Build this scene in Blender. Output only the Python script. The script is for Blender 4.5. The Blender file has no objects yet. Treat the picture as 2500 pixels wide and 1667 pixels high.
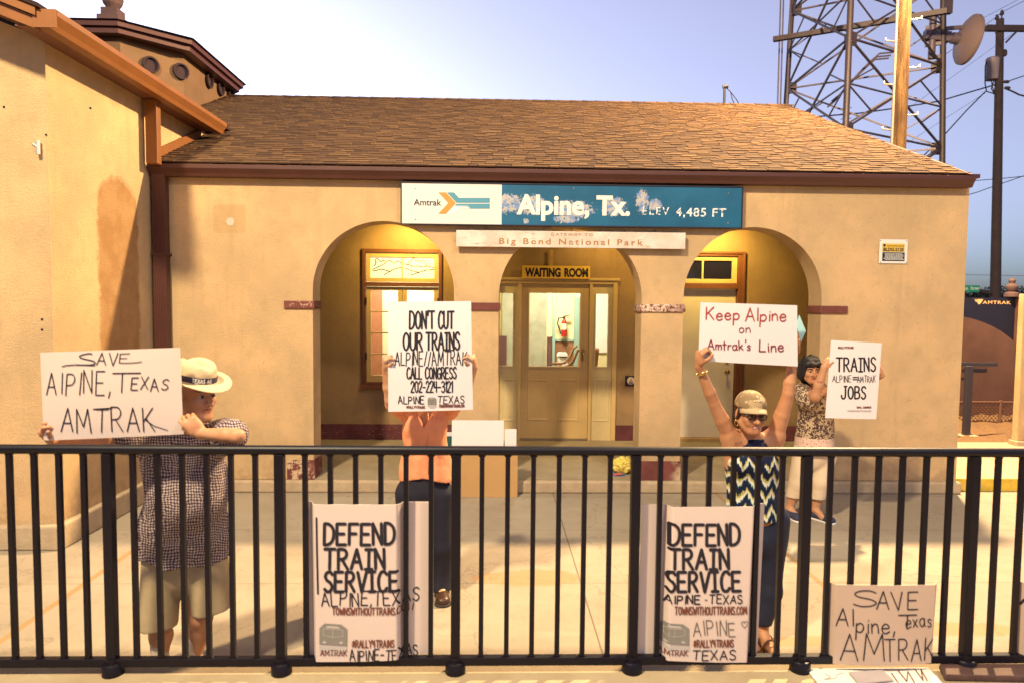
import bpy, bmesh, math, random
import numpy as np
from mathutils import Vector, Matrix
from mathutils.geometry import tessellate_polygon
R = math.radians
rnd = random.Random(7)
scn = bpy.context.scene
COL = scn.collection

# ------------------------------------------------------------------ camera
# 24 mm lens on a full frame, standing about 2 m above the platform (on the train)
CAM = Vector((0.0, 0.0, 2.02))
FPX, CX, CY = 1667.0, 1250.0, 833.5          # focal length and centre in photo pixels (2500 x 1667)
YAW, PITCH, ROLL = R(1.543), R(3.265), 0.0095
_d = Vector((math.sin(YAW)*math.cos(PITCH), math.cos(YAW)*math.cos(PITCH), -math.sin(PITCH)))
_r0 = Vector((math.cos(YAW), -math.sin(YAW), 0)); _u0 = _r0.cross(_d)
_r = _r0*math.cos(ROLL) + _u0*math.sin(ROLL)
_u = -_r0*math.sin(ROLL) + _u0*math.cos(ROLL)
cam_data = bpy.data.cameras.new('camera'); cam = bpy.data.objects.new('camera', cam_data); COL.objects.link(cam)
cam.matrix_world = Matrix(((_r.x, _u.x, -_d.x, CAM.x), (_r.y, _u.y, -_d.y, CAM.y), (_r.z, _u.z, -_d.z, CAM.z), (0, 0, 0, 1)))
cam_data.sensor_width = 36; cam_data.lens = 36*FPX/2500
cam_data.clip_start = 0.05; cam_data.clip_end = 2000
cam_data.dof.use_dof = True; cam_data.dof.focus_distance = 6.2; cam_data.dof.aperture_fstop = 2.2
scn.camera = cam

# ------------------------------------------------------------------ sky, lamps, exposure
world = bpy.data.worlds.new('World'); scn.world = world; world.use_nodes = True
wn, wl = world.node_tree.nodes, world.node_tree.links
bg = wn['Background']
sky = wn.new('ShaderNodeTexSky'); sky.sky_type = 'NISHITA'; sky.sun_disc = False
sky.sun_elevation = R(5); sky.sun_rotation = R(-25); sky.altitude = 1360
sky.air_density = 1.0; sky.dust_density = 5.0; sky.ozone_density = 8.0
_g = wn.new('ShaderNodeGamma'); _g.inputs[1].default_value = .93          # evens out the dusk glow like the faded print
_h = wn.new('ShaderNodeHueSaturation'); _h.inputs['Saturation'].default_value = .58
_t = wn.new('ShaderNodeMix'); _t.data_type = 'RGBA'; _t.blend_type = 'MULTIPLY'; _t.inputs[0].default_value = 1; _t.inputs[7].default_value = (1.20, 1.0, .90, 1)
wl.new(sky.outputs[0], _g.inputs[0]); wl.new(_g.outputs[0], _h.inputs['Color']); wl.new(_h.outputs[0], _t.inputs[6]); wl.new(_t.outputs[2], bg.inputs[0]); bg.inputs[1].default_value = 0.45

def lamp(name, loc, power, color, radius=0.15, kind='POINT', target=None, size=1.0, blend=0.5):
    l = bpy.data.lights.new(name, kind); l.energy = power; l.color = color
    if kind != 'AREA': l.shadow_soft_size = radius
    if kind == 'SPOT': l.spot_size = size; l.spot_blend = blend
    if kind == 'AREA': l.size = radius
    o = bpy.data.objects.new(name, l); COL.objects.link(o); o.location = loc
    if target is not None:
        o.rotation_euler = (Vector(target)-Vector(loc)).to_track_quat('-Z', 'Y').to_euler()
    return o
# sodium street lamp on the wooden pole behind the gable, two platform floodlights behind the photographer
lamp('street_light', (5.95, 9.35, 8.7), 13500, (1.0, .70, .36), .16)
lamp('platform_light', (-3.5, -.9, 9.2), 7500, (1.0, .80, .48), .3)
lamp('platform_light', (4.4, -1.2, 9.2), 1800, (1.0, .78, .48), .4)
scn.view_settings.view_transform = 'Standard'; scn.view_settings.look = 'None'
scn.view_settings.exposure = 0.10; scn.view_settings.gamma = 1.0
scn.cycles.use_denoising = True
scn.cycles.max_bounces = 6; scn.cycles.diffuse_bounces = 2
scn.cycles.sample_clamp_indirect = 6

# ------------------------------------------------------------------ photo pixel -> place in the scene
def ray(px, py): return _d + _r*((px-CX)/FPX) - _u*((py-CY)/FPX)
def atY(px, py, Y):
    q = ray(px, py); return CAM + q*((Y-CAM.y)/q.y)
def atX(px, py, X):
    q = ray(px, py); return CAM + q*((X-CAM.x)/q.x)
def atZ(px, py, Z):
    q = ray(px, py); return CAM + q*((Z-CAM.z)/q.z)
def Zm(ox, oy, s):                             # coordinates read off an enlargement of the photo
    return lambda x, y: (ox+x/s, oy+y/s)

# ------------------------------------------------------------------ materials
MATS = {}
def nd(nt, t, **kw):
    n = nt.nodes.new(t)
    for k, v in kw.items():
        if k == 'ins':
            for a, b in v.items(): n.inputs[a].default_value = b
        else: setattr(n, k, v)
    return n
def c4(c): return (c[0], c[1], c[2], 1)
def mat(name, color, rough=.6, metal=0.0, var=0.0, vscale=3.0, bump=0.0, bscale=40.0, spec=.35, color2=None, stain=None, coat=0.0):
    """principled material; var = brightness mottling, bump = fine relief, color2 = second tone mixed in by large noise"""
    if name in MATS: return MATS[name]
    m = bpy.data.materials.new(name); m.use_nodes = True; nt = m.node_tree; L = nt.links
    b = nt.nodes['Principled BSDF']; b.inputs['Roughness'].default_value = rough; b.inputs['Metallic'].default_value = metal
    b.inputs['Specular IOR Level'].default_value = spec; b.inputs['Base Color'].default_value = c4(color)
    if coat: b.inputs['Coat Weight'].default_value = coat
    tc = nd(nt, 'ShaderNodeTexCoord')
    out = None
    if var or color2:
        n = nd(nt, 'ShaderNodeTexNoise', ins={'Scale': vscale, 'Detail': 8.0, 'Roughness': .65}); L.new(tc.outputs['Object'], n.inputs['Vector'])
        r = nd(nt, 'ShaderNodeValToRGB'); L.new(n.outputs['Fac'], r.inputs['Fac'])
        r.color_ramp.elements[0].position = .3; r.color_ramp.elements[1].position = .7
        a = color2 if color2 else [c*(1-var) for c in color]
        bb = color if color2 else [min(1, c*(1+var)) for c in color]
        r.color_ramp.elements[0].color = c4(a); r.color_ramp.elements[1].color = c4(bb)
        out = r.outputs['Color']; L.new(out, b.inputs['Base Color'])
    if bump:
        n2 = nd(nt, 'ShaderNodeTexNoise', ins={'Scale': bscale, 'Detail': 5.0, 'Roughness': .6}); L.new(tc.outputs['Object'], n2.inputs['Vector'])
        bp = nd(nt, 'ShaderNodeBump', ins={'Strength': bump, 'Distance': .01}); L.new(n2.outputs['Fac'], bp.inputs['Height'])
        L.new(bp.outputs['Normal'], b.inputs['Normal'])
    MATS[name] = m; return m
def emit(name, color, strength):
    m = bpy.data.materials.new(name); m.use_nodes = True; b = m.node_tree.nodes['Principled BSDF']
    b.inputs['Base Color'].default_value = c4(color); b.inputs['Emission Color'].default_value = c4(color); b.inputs['Emission Strength'].default_value = strength
    MATS[name] = m; return m
class NG:
    """tiny helper for node maths on object coordinates"""
    def __init__(s, m):
        s.nt = m.node_tree; s.L = s.nt.links; s.b = s.nt.nodes['Principled BSDF']
        s.tc = nd(s.nt, 'ShaderNodeTexCoord'); s.sep = nd(s.nt, 'ShaderNodeSeparateXYZ'); s.L.new(s.tc.outputs['Object'], s.sep.inputs[0])
        s.x, s.y, s.z = s.sep.outputs
        s.geo = nd(s.nt, 'ShaderNodeNewGeometry'); s.sp = nd(s.nt, 'ShaderNodeSeparateXYZ'); s.L.new(s.geo.outputs['Position'], s.sp.inputs[0])
        s.wx, s.wy, s.wz = s.sp.outputs                    # world position (objects here do not move)
        s.P = s.geo.outputs['Position']
    def m(s, op, a, b=None, c=None):
        n = nd(s.nt, 'ShaderNodeMath', operation=op)
        for i, v in enumerate((a, b, c)):
            if v is None: continue
            if isinstance(v, (int, float)): n.inputs[i].default_value = v
            else: s.L.new(v, n.inputs[i])
        return n.outputs[0]
    def noise(s, scale, detail=4.0, rough=.6, vec=None, dist=0.0):
        n = nd(s.nt, 'ShaderNodeTexNoise', ins={'Scale': scale, 'Detail': detail, 'Roughness': rough, 'Distortion': dist})
        s.L.new(vec if vec is not None else s.P, n.inputs['Vector']); return n.outputs['Fac']
    def scaled(s, sx, sy, sz):
        n = nd(s.nt, 'ShaderNodeVectorMath', operation='MULTIPLY'); s.L.new(s.P, n.inputs[0]); n.inputs[1].default_value = (sx, sy, sz); return n.outputs[0]
    def step(s, v, a, b):                                  # smooth 0..1 ramp between a and b
        n = nd(s.nt, 'ShaderNodeMapRange', interpolation_type='SMOOTHSTEP'); s.L.new(v, n.inputs[0])
        n.inputs[1].default_value = a; n.inputs[2].default_value = b; return n.outputs[0]
    def band(s, v, a, b, soft): return s.m('MULTIPLY', s.step(v, a-soft, a+soft), s.m('SUBTRACT', 1.0, s.step(v, b-soft, b+soft)))
    def mix(s, f, a, b, kind='MIX'):
        n = nd(s.nt, 'ShaderNodeMix', data_type='RGBA', blend_type=kind)
        for i, v in ((0, f), (6, a), (7, b)):
            if isinstance(v, (int, float)): n.inputs[i].default_value = v
            elif isinstance(v, (tuple, list)): n.inputs[i].default_value = c4(v)
            else: s.L.new(v, n.inputs[i])
        return n.outputs[2]
    def bump(s, h, strength, dist=.01, prev=None):
        n = nd(s.nt, 'ShaderNodeBump', ins={'Strength': strength, 'Distance': dist}); s.L.new(h, n.inputs['Height'])
        if prev is not None: s.L.new(prev, n.inputs['Normal'])
        s.L.new(n.outputs['Normal'], s.b.inputs['Normal']); return n.outputs['Normal']
    def color(s, c): s.L.new(c, s.b.inputs['Base Color'])
def newmat(name, rough=.7, spec=.3):
    m = bpy.data.materials.new(name); m.use_nodes = True; b = m.node_tree.nodes['Principled BSDF']
    b.inputs['Roughness'].default_value = rough; b.inputs['Specular IOR Level'].default_value = spec; MATS[name] = m
    return NG(m), m

# ------------------------------------------------------------------ objects
ORG = {}
def prop(o, label=None, cat=None, group=None, kind=None):
    if label: o['label'] = label
    if cat: o['category'] = cat
    if group: o['group'] = group
    if kind: o['kind'] = kind
    return o
def place(o, org, parent):
    ORG[o.name] = Vector(org); p = Vector(org)
    if parent is not None: o.parent = parent; p = p - ORG[parent.name]
    o.location = p
def thing(name, org, label, cat, group=None):
    o = bpy.data.objects.new(name, None); COL.objects.link(o); o.empty_display_size = .1
    place(o, org, None); return prop(o, label, cat, group)
class MB:
    """collects shapes in world coordinates and links them as ONE mesh object"""
    def __init__(s): s.v = []; s.f = []; s.m = []; s.c = []
    def add(s, vs, fs, mi=0, c=0.5):
        k = len(s.v); s.v += [tuple(x) for x in vs]
        for f in fs: s.f.append(tuple(k+i for i in f)); s.m.append(mi); s.c.append(c)
        return s
    def box(s, x0, x1, y0, y1, z0, z1, mi=0, c=.5):
        return s.add([(x0,y0,z0),(x1,y0,z0),(x1,y1,z0),(x0,y1,z0),(x0,y0,z1),(x1,y0,z1),(x1,y1,z1),(x0,y1,z1)],
                     [(0,3,2,1),(4,5,6,7),(0,1,5,4),(1,2,6,5),(2,3,7,6),(3,0,4,7)], mi, c)
    def obox(s, o, ax, ay, az, mi=0, c=.5):     # corner o and three edge vectors
        o, ax, ay, az = map(Vector, (o, ax, ay, az))
        vs = [o, o+ax, o+ax+ay, o+ay]; vs += [v+az for v in vs]
        return s.add(vs, [(0,3,2,1),(4,5,6,7),(0,1,5,4),(1,2,6,5),(2,3,7,6),(3,0,4,7)], mi, c)
    def bar(s, a, b, w, h=None, up=(0,0,1), mi=0):
        a, b = Vector(a), Vector(b); h = h or w; t = (b-a).normalized(); sd = t.cross(Vector(up))
        if sd.length < 1e-4: sd = t.cross(Vector((1,0,0)))
        sd.normalize(); n = sd.cross(t)
        return s.obox(a-sd*w/2-n*h/2, b-a, sd*w, n*h, mi)
    def tube(s, pts, r, n=10, mi=0, caps=True):
        pts = [Vector(p) for p in pts]; rs = r if isinstance(r, (list, tuple)) else [r]*len(pts)
        t0 = (pts[1]-pts[0]).normalized(); ref = Vector((0,0,1)) if abs(t0.z) < .9 else Vector((1,0,0))
        vs = []; sd = t0.cross(ref).normalized()
        for i, p in enumerate(pts):
            t = (pts[min(i+1,len(pts)-1)]-pts[max(i-1,0)]).normalized()
            sd = (sd - t*sd.dot(t)).normalized(); n2 = t.cross(sd)
            for k in range(n):
                a = 2*math.pi*k/n; vs.append(p + sd*math.cos(a)*rs[i] + n2*math.sin(a)*rs[i])
        fs = [(i*n+k, i*n+(k+1)%n, (i+1)*n+(k+1)%n, (i+1)*n+k) for i in range(len(pts)-1) for k in range(n)]
        if caps: fs += [tuple(range(n))[::-1], tuple(range((len(pts)-1)*n, len(pts)*n))]
        return s.add(vs, fs, mi)
    def lathe(s, c, prof, n=20, axis=(0,0,1), mi=0):  # prof: (radius, height) along axis from c
        c = Vector(c); ax = Vector(axis).normalized(); rf = Vector((0,1,0)) if abs(ax.y) < .9 else Vector((1,0,0))
        sd = ax.cross(rf).normalized(); n2 = ax.cross(sd); vs = []
        for r, h in prof:
            for k in range(n):
                a = 2*math.pi*k/n; vs.append(c + ax*h + (sd*math.cos(a)+n2*math.sin(a))*max(r,1e-4))
        m = len(prof); fs = [(i*n+k, i*n+(k+1)%n, (i+1)*n+(k+1)%n, (i+1)*n+k) for i in range(m-1) for k in range(n)]
        fs += [tuple(range(n))[::-1], tuple(range((m-1)*n, m*n))]
        return s.add(vs, fs, mi)
    def prism(s, poly, off, mi=0):                # poly: planar 3-D outline (may be concave), extruded by off
        off = Vector(off); a = [Vector(p) for p in poly]; n = len(a)
        tri = tessellate_polygon([a]); s.add(a + [p+off for p in a], [], mi)
        k = len(s.v)-2*n
        for t in tri:
            s.f.append(tuple(k+i for i in t)); s.m.append(mi); s.c.append(.5)
            s.f.append(tuple(k+n+i for i in reversed(t))); s.m.append(mi); s.c.append(.5)
        for i in range(n):
            j = (i+1) % n; s.f.append((k+i, k+j, k+n+j, k+n+i)); s.m.append(mi); s.c.append(.5)
        return s
    def frame(s, x0, x1, z0, z1, w, y0, y1, mi=0, wt=None, wb=None):   # rectangular frame in a wall that faces -y
        wt = w if wt is None else wt; wb = w if wb is None else wb
        s.box(x0, x0+w, y0, y1, z0, z1, mi); s.box(x1-w, x1, y0, y1, z0, z1, mi)
        if wt: s.box(x0+w, x1-w, y0, y1, z1-wt, z1, mi)
        if wb: s.box(x0+w, x1-w, y0, y1, z0, z0+wb, mi)
        return s
    def build(s, name, mats, parent=None, smooth=False, bevel=0.0, attr=False, org=None, fix=True):
        V = np.array(s.v, dtype=float); lo, hi = V.min(0), V.max(0)
        if org is None: org = ((lo[0]+hi[0])/2, (lo[1]+hi[1])/2, lo[2])
        me = bpy.data.meshes.new(name); me.from_pydata((V-np.array(org)).tolist(), [], s.f)
        mats = mats if isinstance(mats, (list, tuple)) else [mats]
        for m in mats: me.materials.append(m)
        if max(s.m): me.polygons.foreach_set('material_index', s.m)
        if attr:
            at = me.attributes.new('shade', 'FLOAT', 'FACE'); at.data.foreach_set('value', s.c)
        if fix:
            bm = bmesh.new(); bm.from_mesh(me); bmesh.ops.recalc_face_normals(bm, faces=bm.faces); bm.to_mesh(me); bm.free()
        if smooth: me.polygons.foreach_set('use_smooth', [True]*len(me.polygons))
        o = bpy.data.objects.new(name, me); COL.objects.link(o); place(o, org, parent)
        if bevel:
            b = o.modifiers.new('bevel', 'BEVEL'); b.width = bevel; b.segments = 2; b.limit_method = 'ANGLE'; b.angle_limit = R(50)
        if smooth == 'auto':
            try: me.set_sharp_from_angle(angle=R(40))
            except Exception: pass
        return o

# ------------------------------------------------------------------ lettering
def font_lines(text, bold=0.0, sx=1.0, space=1.0):
    """triangles of the built-in typeface, normalised to cap height 1, left edge 0"""
    cu = bpy.data.curves.new('tmp', 'FONT'); cu.body = text; cu.size = 1; cu.offset = bold; cu.resolution_u = 4
    cu.space_character = space
    o = bpy.data.objects.new('tmp', cu); COL.objects.link(o)
    bpy.context.view_layer.update()
    dg = bpy.context.evaluated_depsgraph_get(); me = bpy.data.meshes.new_from_object(o.evaluated_get(dg))
    V = [(v.co.x*sx, v.co.y) for v in me.vertices]; F = [tuple(p.vertices) for p in me.polygons]
    bpy.data.objects.remove(o); bpy.data.meshes.remove(me); bpy.data.curves.remove(cu)
    return V, F
STROKES = {
 'A': [[(0,0),(.3,1),(.6,0)],[(.1,.36),(.5,.36)]], 'B': [[(0,0),(0,1)],['~',(0,1),(.38,.97),(.48,.78),(.36,.56),(0,.53)],['~',(0,.53),(.42,.5),(.55,.27),(.42,.03),(0,0)]],
 'C': [['~',(.55,.85),(.4,.98),(.2,.95),(.05,.7),(.02,.4),(.1,.1),(.28,0),(.45,.05),(.55,.17)]],
 'D': [[(0,0),(0,1)],['~',(0,1),(.25,.98),(.48,.8),(.55,.5),(.47,.18),(.25,.02),(0,0)]],
 'E': [[(.5,1),(0,1),(0,0),(.52,0)],[(0,.52),(.42,.52)]], 'F': [[(.5,1),(0,1),(0,0)],[(0,.52),(.4,.52)]],
 'G': [['~',(.54,.85),(.38,.98),(.2,.95),(.05,.7),(.02,.38),(.1,.1),(.28,0),(.46,.06),(.55,.2)],[(.55,.2),(.55,.45),(.33,.45)]],
 'H': [[(0,0),(0,1)],[(.52,0),(.52,1)],[(0,.5),(.52,.5)]], 'I': [[(.12,0),(.12,1)]], 'i_': [[(.2,0),(.2,1)],[(0,1),(.4,1)],[(0,0),(.4,0)]],
 'J': [['~',(.45,1),(.45,.4),(.4,.1),(.22,0),(.06,.08),(0,.28)],[(.3,1),(.58,1)]], 'K': [[(0,0),(0,1)],[(.5,1),(.02,.42)],[(.16,.55),(.55,0)]],
 'L': [[(0,1),(0,0),(.48,0)]], 'M': [[(0,0),(.08,1),(.36,.25),(.64,1),(.72,0)]], 'N': [[(0,0),(0,1),(.5,0),(.5,1)]],
 'O': [['~',(.28,1),(.08,.85),(0,.5),(.08,.15),(.28,0),(.48,.15),(.56,.5),(.48,.85),(.28,1)]],
 'P': [[(0,0),(0,1)],['~',(0,1),(.35,.98),(.5,.76),(.36,.52),(0,.47)]], 'R': [[(0,0),(0,1)],['~',(0,1),(.35,.98),(.48,.77),(.35,.54),(0,.48)],[(.2,.5),(.54,0)]],
 'S': [['~',(.5,.86),(.36,.99),(.15,.95),(.05,.77),(.15,.58),(.38,.45),(.5,.25),(.4,.05),(.2,0),(.02,.13)]],
 'T': [[(0,1),(.6,1)],[(.3,1),(.3,0)]], 'U': [['~',(0,1),(0,.35),(.08,.08),(.26,0),(.44,.08),(.52,.35),(.52,1)]], 'V': [[(0,1),(.28,0),(.56,1)]],
 'W': [[(0,1),(.17,0),(.38,.7),(.58,0),(.76,1)]], 'X': [[(0,0),(.55,1)],[(0,1),(.55,0)]], 'Y': [[(0,1),(.28,.5),(.56,1)],[(.28,.5),(.28,0)]],
 '0': [['~',(.26,1),(.07,.85),(0,.5),(.07,.15),(.26,0),(.45,.15),(.52,.5),(.45,.85),(.26,1)]], '1': [[(.02,.82),(.16,1),(.16,0)]],
 '2': [['~',(0,.78),(.1,.96),(.28,1),(.45,.88),(.44,.65),(.25,.35),(0,0)],[(0,0),(.5,0)]], '3': [['~',(.02,.9),(.22,1),(.43,.88),(.42,.64),(.18,.53)],['~',(.18,.53),(.46,.46),(.5,.2),(.34,.02),(.14,.01),(0,.13)]],
 '4': [[(.38,0),(.38,1)],[(.02,1),(.02,.45),(.55,.45)]], '5': [[(.5,1),(.06,1),(.03,.55)],['~',(.03,.55),(.28,.62),(.48,.45),(.48,.18),(.3,0),(.1,.02),(0,.12)]],
 '#': [[(.14,.1),(.24,.9)],[(.36,.1),(.46,.9)],[(0,.34),(.56,.34)],[(.04,.66),(.6,.66)]], '/': [[(0,0),(.3,1)]], '-': [[(0,.45),(.36,.45)]], ',': [[(.1,.1),(.02,-.17)]], '.': [[(.04,0),(.08,.03)]],
 "'": [[(.06,1.05),(.03,.78)]], '=': [[(0,.62),(.45,.62)],[(0,.36),(.45,.36)]], ' ': [],
 'a': [['~',(.38,.4),(.28,.5),(.1,.46),(0,.25),(.08,.03),(.22,0),(.36,.15),(.4,.45)],['~',(.4,.5),(.4,.1),(.46,0)]],
 'e': [['~',(0,.27),(.38,.29),(.36,.43),(.2,.52),(.04,.4),(0,.2),(.1,.02),(.26,0),(.42,.1)]], 'i': [[(.06,0),(.06,.5)],[(.06,.68),(.07,.71)]],
 'k': [[(0,0),(0,.95)],[(.34,.52),(.02,.22)],[(.12,.3),(.38,0)]], 'l': [[(.06,0),(.06,1)]], 'm': [[(0,0),(0,.5)],['~',(0,.32),(.12,.48),(.24,.45),(.26,0)],['~',(.26,.32),(.4,.48),(.52,.42),(.54,0)]],
 'n': [[(0,0),(0,.5)],['~',(0,.3),(.14,.48),(.3,.46),(.36,.25),(.37,0)]], 'o': [['~',(.2,.5),(.05,.42),(0,.24),(.07,.05),(.2,0),(.34,.07),(.4,.25),(.34,.43),(.2,.5)]],
 'p': [[(0,.5),(-.02,-.42)],['~',(0,.36),(.14,.5),(.32,.46),(.4,.27),(.3,.05),(.12,.02),(0,.12)]], 'r': [[(0,0),(0,.5)],['~',(0,.3),(.12,.46),(.28,.48)]],
 's': [['~',(.3,.43),(.16,.5),(.03,.42),(.08,.3),(.24,.22),(.28,.08),(.14,0),(0,.06)]], 't': [[(.12,0),(.12,.85)],[(-.04,.55),(.3,.55)]], 'x': [[(0,0),(.36,.5)],[(0,.5),(.36,0)]],
 '<': [['~',(.5,.75),(.35,1),(.1,.95),(0,.7),(.15,.4),(.5,0),(.85,.4),(1,.7),(.9,.95),(.65,1),(.5,.75)]],
}
def smooth_pts(p):
    out = []
    q = [p[0]] + list(p) + [p[-1]]
    for i in range(1, len(q)-2):
        a, b, c, d = q[i-1], q[i], q[i+1], q[i+2]
        for k in range(5):
            t = k/5
            out.append(tuple(.5*((2*b[j])+(-a[j]+c[j])*t+(2*a[j]-5*b[j]+4*c[j]-d[j])*t*t+(-a[j]+3*b[j]-3*c[j]+d[j])*t**3) for j in (0,1)))
    out.append(p[-1]); return out
def stroke_text(text, jit=.03, gap=.2, serif_i=False, seed=1):
    g = random.Random(seed); X = 0; out = []
    for ch in text:
        ss = STROKES['i_' if (ch == 'I' and serif_i) else ch]; w = .3 if ch == ' ' else 0
        dy = g.uniform(-jit, jit); sh = g.uniform(-jit, jit)*1.5; sc = 1+g.uniform(-jit, jit)*1.2
        for st in ss:
            curved = st[0] == '~'; p = st[1:] if curved else st
            w = max(w, max(q[0] for q in p))
            if curved: p = smooth_pts(p)
            out.append([(X+q[0]+sh*q[1], q[1]*sc+dy) for q in p])
        X += w+gap
    return out, X-gap
# ================================================================== MATERIALS OF THE PLACE
def stucco(name, base, patch=None, spots=None, smudge=0.0):
    g, m = newmat(name, rough=.88, spec=.15)
    n1 = g.noise(1.1, 6, .62); n2 = g.noise(7, 5, .6); n3 = g.noise(120, 3, .6)
    dark = [c*.84 for c in base]; warm = (min(1, base[0]*1.10), base[1]*1.05, base[2]*1.0)
    c = g.mix(g.step(n1, .36, .66), dark, warm)
    c = g.mix(g.m('MULTIPLY', g.step(n2, .5, .72), .25), c, [x*.62 for x in base])
    sp = g.noise(38, 2, .5); c = g.mix(g.m('MULTIPLY', g.step(sp, .69, .74), .4), c, [x*.45 for x in base])
    drip = g.noise(1.0, 4, .6, vec=g.scaled(7, 7, .5)); c = g.mix(g.m('MULTIPLY', g.step(drip, .54, .7), .24), c, [x*.66 for x in base])
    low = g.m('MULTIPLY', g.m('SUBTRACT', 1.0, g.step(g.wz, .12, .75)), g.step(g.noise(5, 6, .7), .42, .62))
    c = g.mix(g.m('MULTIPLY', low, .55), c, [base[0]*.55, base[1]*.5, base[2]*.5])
    if patch: c = patch(g, c)
    g.color(c)
    h = g.m('ADD', g.noise(140, 4, .75), g.m('MULTIPLY', g.noise(45, 4, .65), .5)); g.bump(h, .9, .014)
    return m
STU = (.64, .45, .25)
FY, BY = 7.2, 9.3                                # front of the arcade, porch back wall
def facade_marks(g, c):                          # old sign ghosts and a paint chip, left of the arches
    a, b = atY(551, 500, FY), atY(600, 570, FY)
    f = g.m('MULTIPLY', g.band(g.wx, a.x-.13, b.x, .008), g.band(g.wz, b.z-.0, a.z, .01))
    c = g.mix(g.m('MULTIPLY', f, .35), c, (.42, .27, .12))
    p = atY(562, 541, FY)
    d = g.m('SQRT', g.m('ADD', g.m('POWER', g.m('SUBTRACT', g.wx, p.x), 2.0), g.m('POWER', g.m('SUBTRACT', g.wz, p.z), 2.0)))
    f = g.m('SUBTRACT', 1.0, g.step(g.m('ADD', d, g.m('MULTIPLY', g.noise(30), .03)), .052, .06))
    return g.mix(f, c, (.62, .52, .42))
def wing_patch(g, c):                            # smoother repaired plaster strip
    ya, yb = atX(237, 500, -3.51).y, atX(335, 500, -3.51).y
    wob = g.m('MULTIPLY', g.m('SUBTRACT', g.noise(9, 5, .7), .5), .16)
    f = g.m('MULTIPLY', g.band(g.m('ADD', g.wy, wob), ya, yb, .03), g.band(g.m('ADD', g.m('ADD', g.wz, g.m('MULTIPLY', wob, 1.6)), g.m('MULTIPLY', g.m('POWER', g.m('ABSOLUTE', g.m('DIVIDE', g.m('SUBTRACT', g.wy, (ya+yb)/2), (yb-ya)/2)), 3.0), .22)), 1.35, 3.14, .05))
    f = g.m('MULTIPLY', f, g.step(g.wx, -3.53, -3.515))
    n = g.noise(4, 6, .65)
    return g.mix(f, c, g.mix(g.step(n, .35, .65), (.36, .20, .085), (.43, .26, .12)))
M_wall = stucco('stucco_wall', STU, facade_marks)
M_wing = stucco('stucco_wing', (.66, .46, .255), wing_patch)
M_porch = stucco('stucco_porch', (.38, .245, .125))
def worn(name, base, under, amount, scale=22, rough=.75, bump=.3):
    g, m = newmat(name, rough=rough, spec=.2)
    n = g.noise(scale, 8, .72); big = g.noise(2.2, 3, .5)
    f = g.m('MULTIPLY', g.step(n, .62-amount*.25, .66-amount*.25), g.step(big, .42, .6))
    c = g.mix(g.step(g.noise(5, 5), .3, .7), [x*.75 for x in base], [min(1, x*1.15) for x in base])
    g.color(g.mix(f, c, under)); g.bump(g.noise(60, 4), bump, .01); return m
M_band = worn('maroon_band_paint', (.17, .055, .045), (.62, .45, .33), .30)
M_bandworn = worn('worn_maroon_band_paint', (.17, .055, .045), (.66, .5, .38), .62, 28)
M_wain = worn('maroon_base_paint', (.12, .035, .04), (.5, .34, .24), .12, 45)
M_kick = worn('peeling_maroon_base', (.16, .05, .045), (.5, .36, .24), .55, 14)
M_trim = mat('maroon_gutter_paint', (.070, .023, .018), .45, var=.12, vscale=4, spec=.4)
M_wtrim = mat('sodium_lit_trim_paint', (.20, .075, .02), .5, var=.12, vscale=4, spec=.35)  # same trim paint as the gutter; sodium light is put into its colour
M_soff = mat('soffit_paint', (.16, .07, .045), .7)
M_frame = mat('maroon_window_frame', (.15, .052, .022), .5, var=.15, vscale=8)
M_tan = mat('tan_door_paint', (.56, .38, .16), .45, var=.07, vscale=6, bump=.05, bscale=30)
M_white_door = mat('cream_door_paint', (.66, .56, .42), .45, var=.05, vscale=5)
M_brass = mat('aged_brass', (.32, .2, .07), .35, metal=.9)
M_concrete_step = mat('step_concrete', (.47, .36, .24), .9, color2=(.33, .245, .155), vscale=6, bump=.6, bscale=45)
M_floor = mat('porch_floor_concrete', (.31, .25, .165), .8, color2=(.22, .165, .10), vscale=3, bump=.2, bscale=50)
def glass(name, tint=(1,1,1), gloss=.10):
    m = bpy.data.materials.new(name); m.use_nodes = True; nt = m.node_tree; nt.nodes.remove(nt.nodes['Principled BSDF'])
    t = nd(nt, 'ShaderNodeBsdfTransparent', ins={'Color': c4(tint)}); gl = nd(nt, 'ShaderNodeBsdfGlossy', ins={'Roughness': .02})
    fr = nd(nt, 'ShaderNodeFresnel', ins={'IOR': 1.45}); mx = nd(nt, 'ShaderNodeMixShader'); ma = nd(nt, 'ShaderNodeMath', operation='MULTIPLY', ins={1: gloss*10})
    nt.links.new(fr.outputs[0], ma.inputs[0]); nt.links.new(ma.outputs[0], mx.inputs[0]); nt.links.new(t.outputs[0], mx.inputs[1]); nt.links.new(gl.outputs[0], mx.inputs[2])
    nt.links.new(mx.outputs[0], nt.nodes['Material Output'].inputs['Surface']); return m
M_glass = glass('window_glass')
M_darkglass = mat('dark_pane', (.012, .012, .03), .08, spec=.6)
M_black = mat('black_metal', (.012, .01, .014), .4)
M_screw = mat('dull_screw', (.3, .25, .2), .4, metal=.8)

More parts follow.
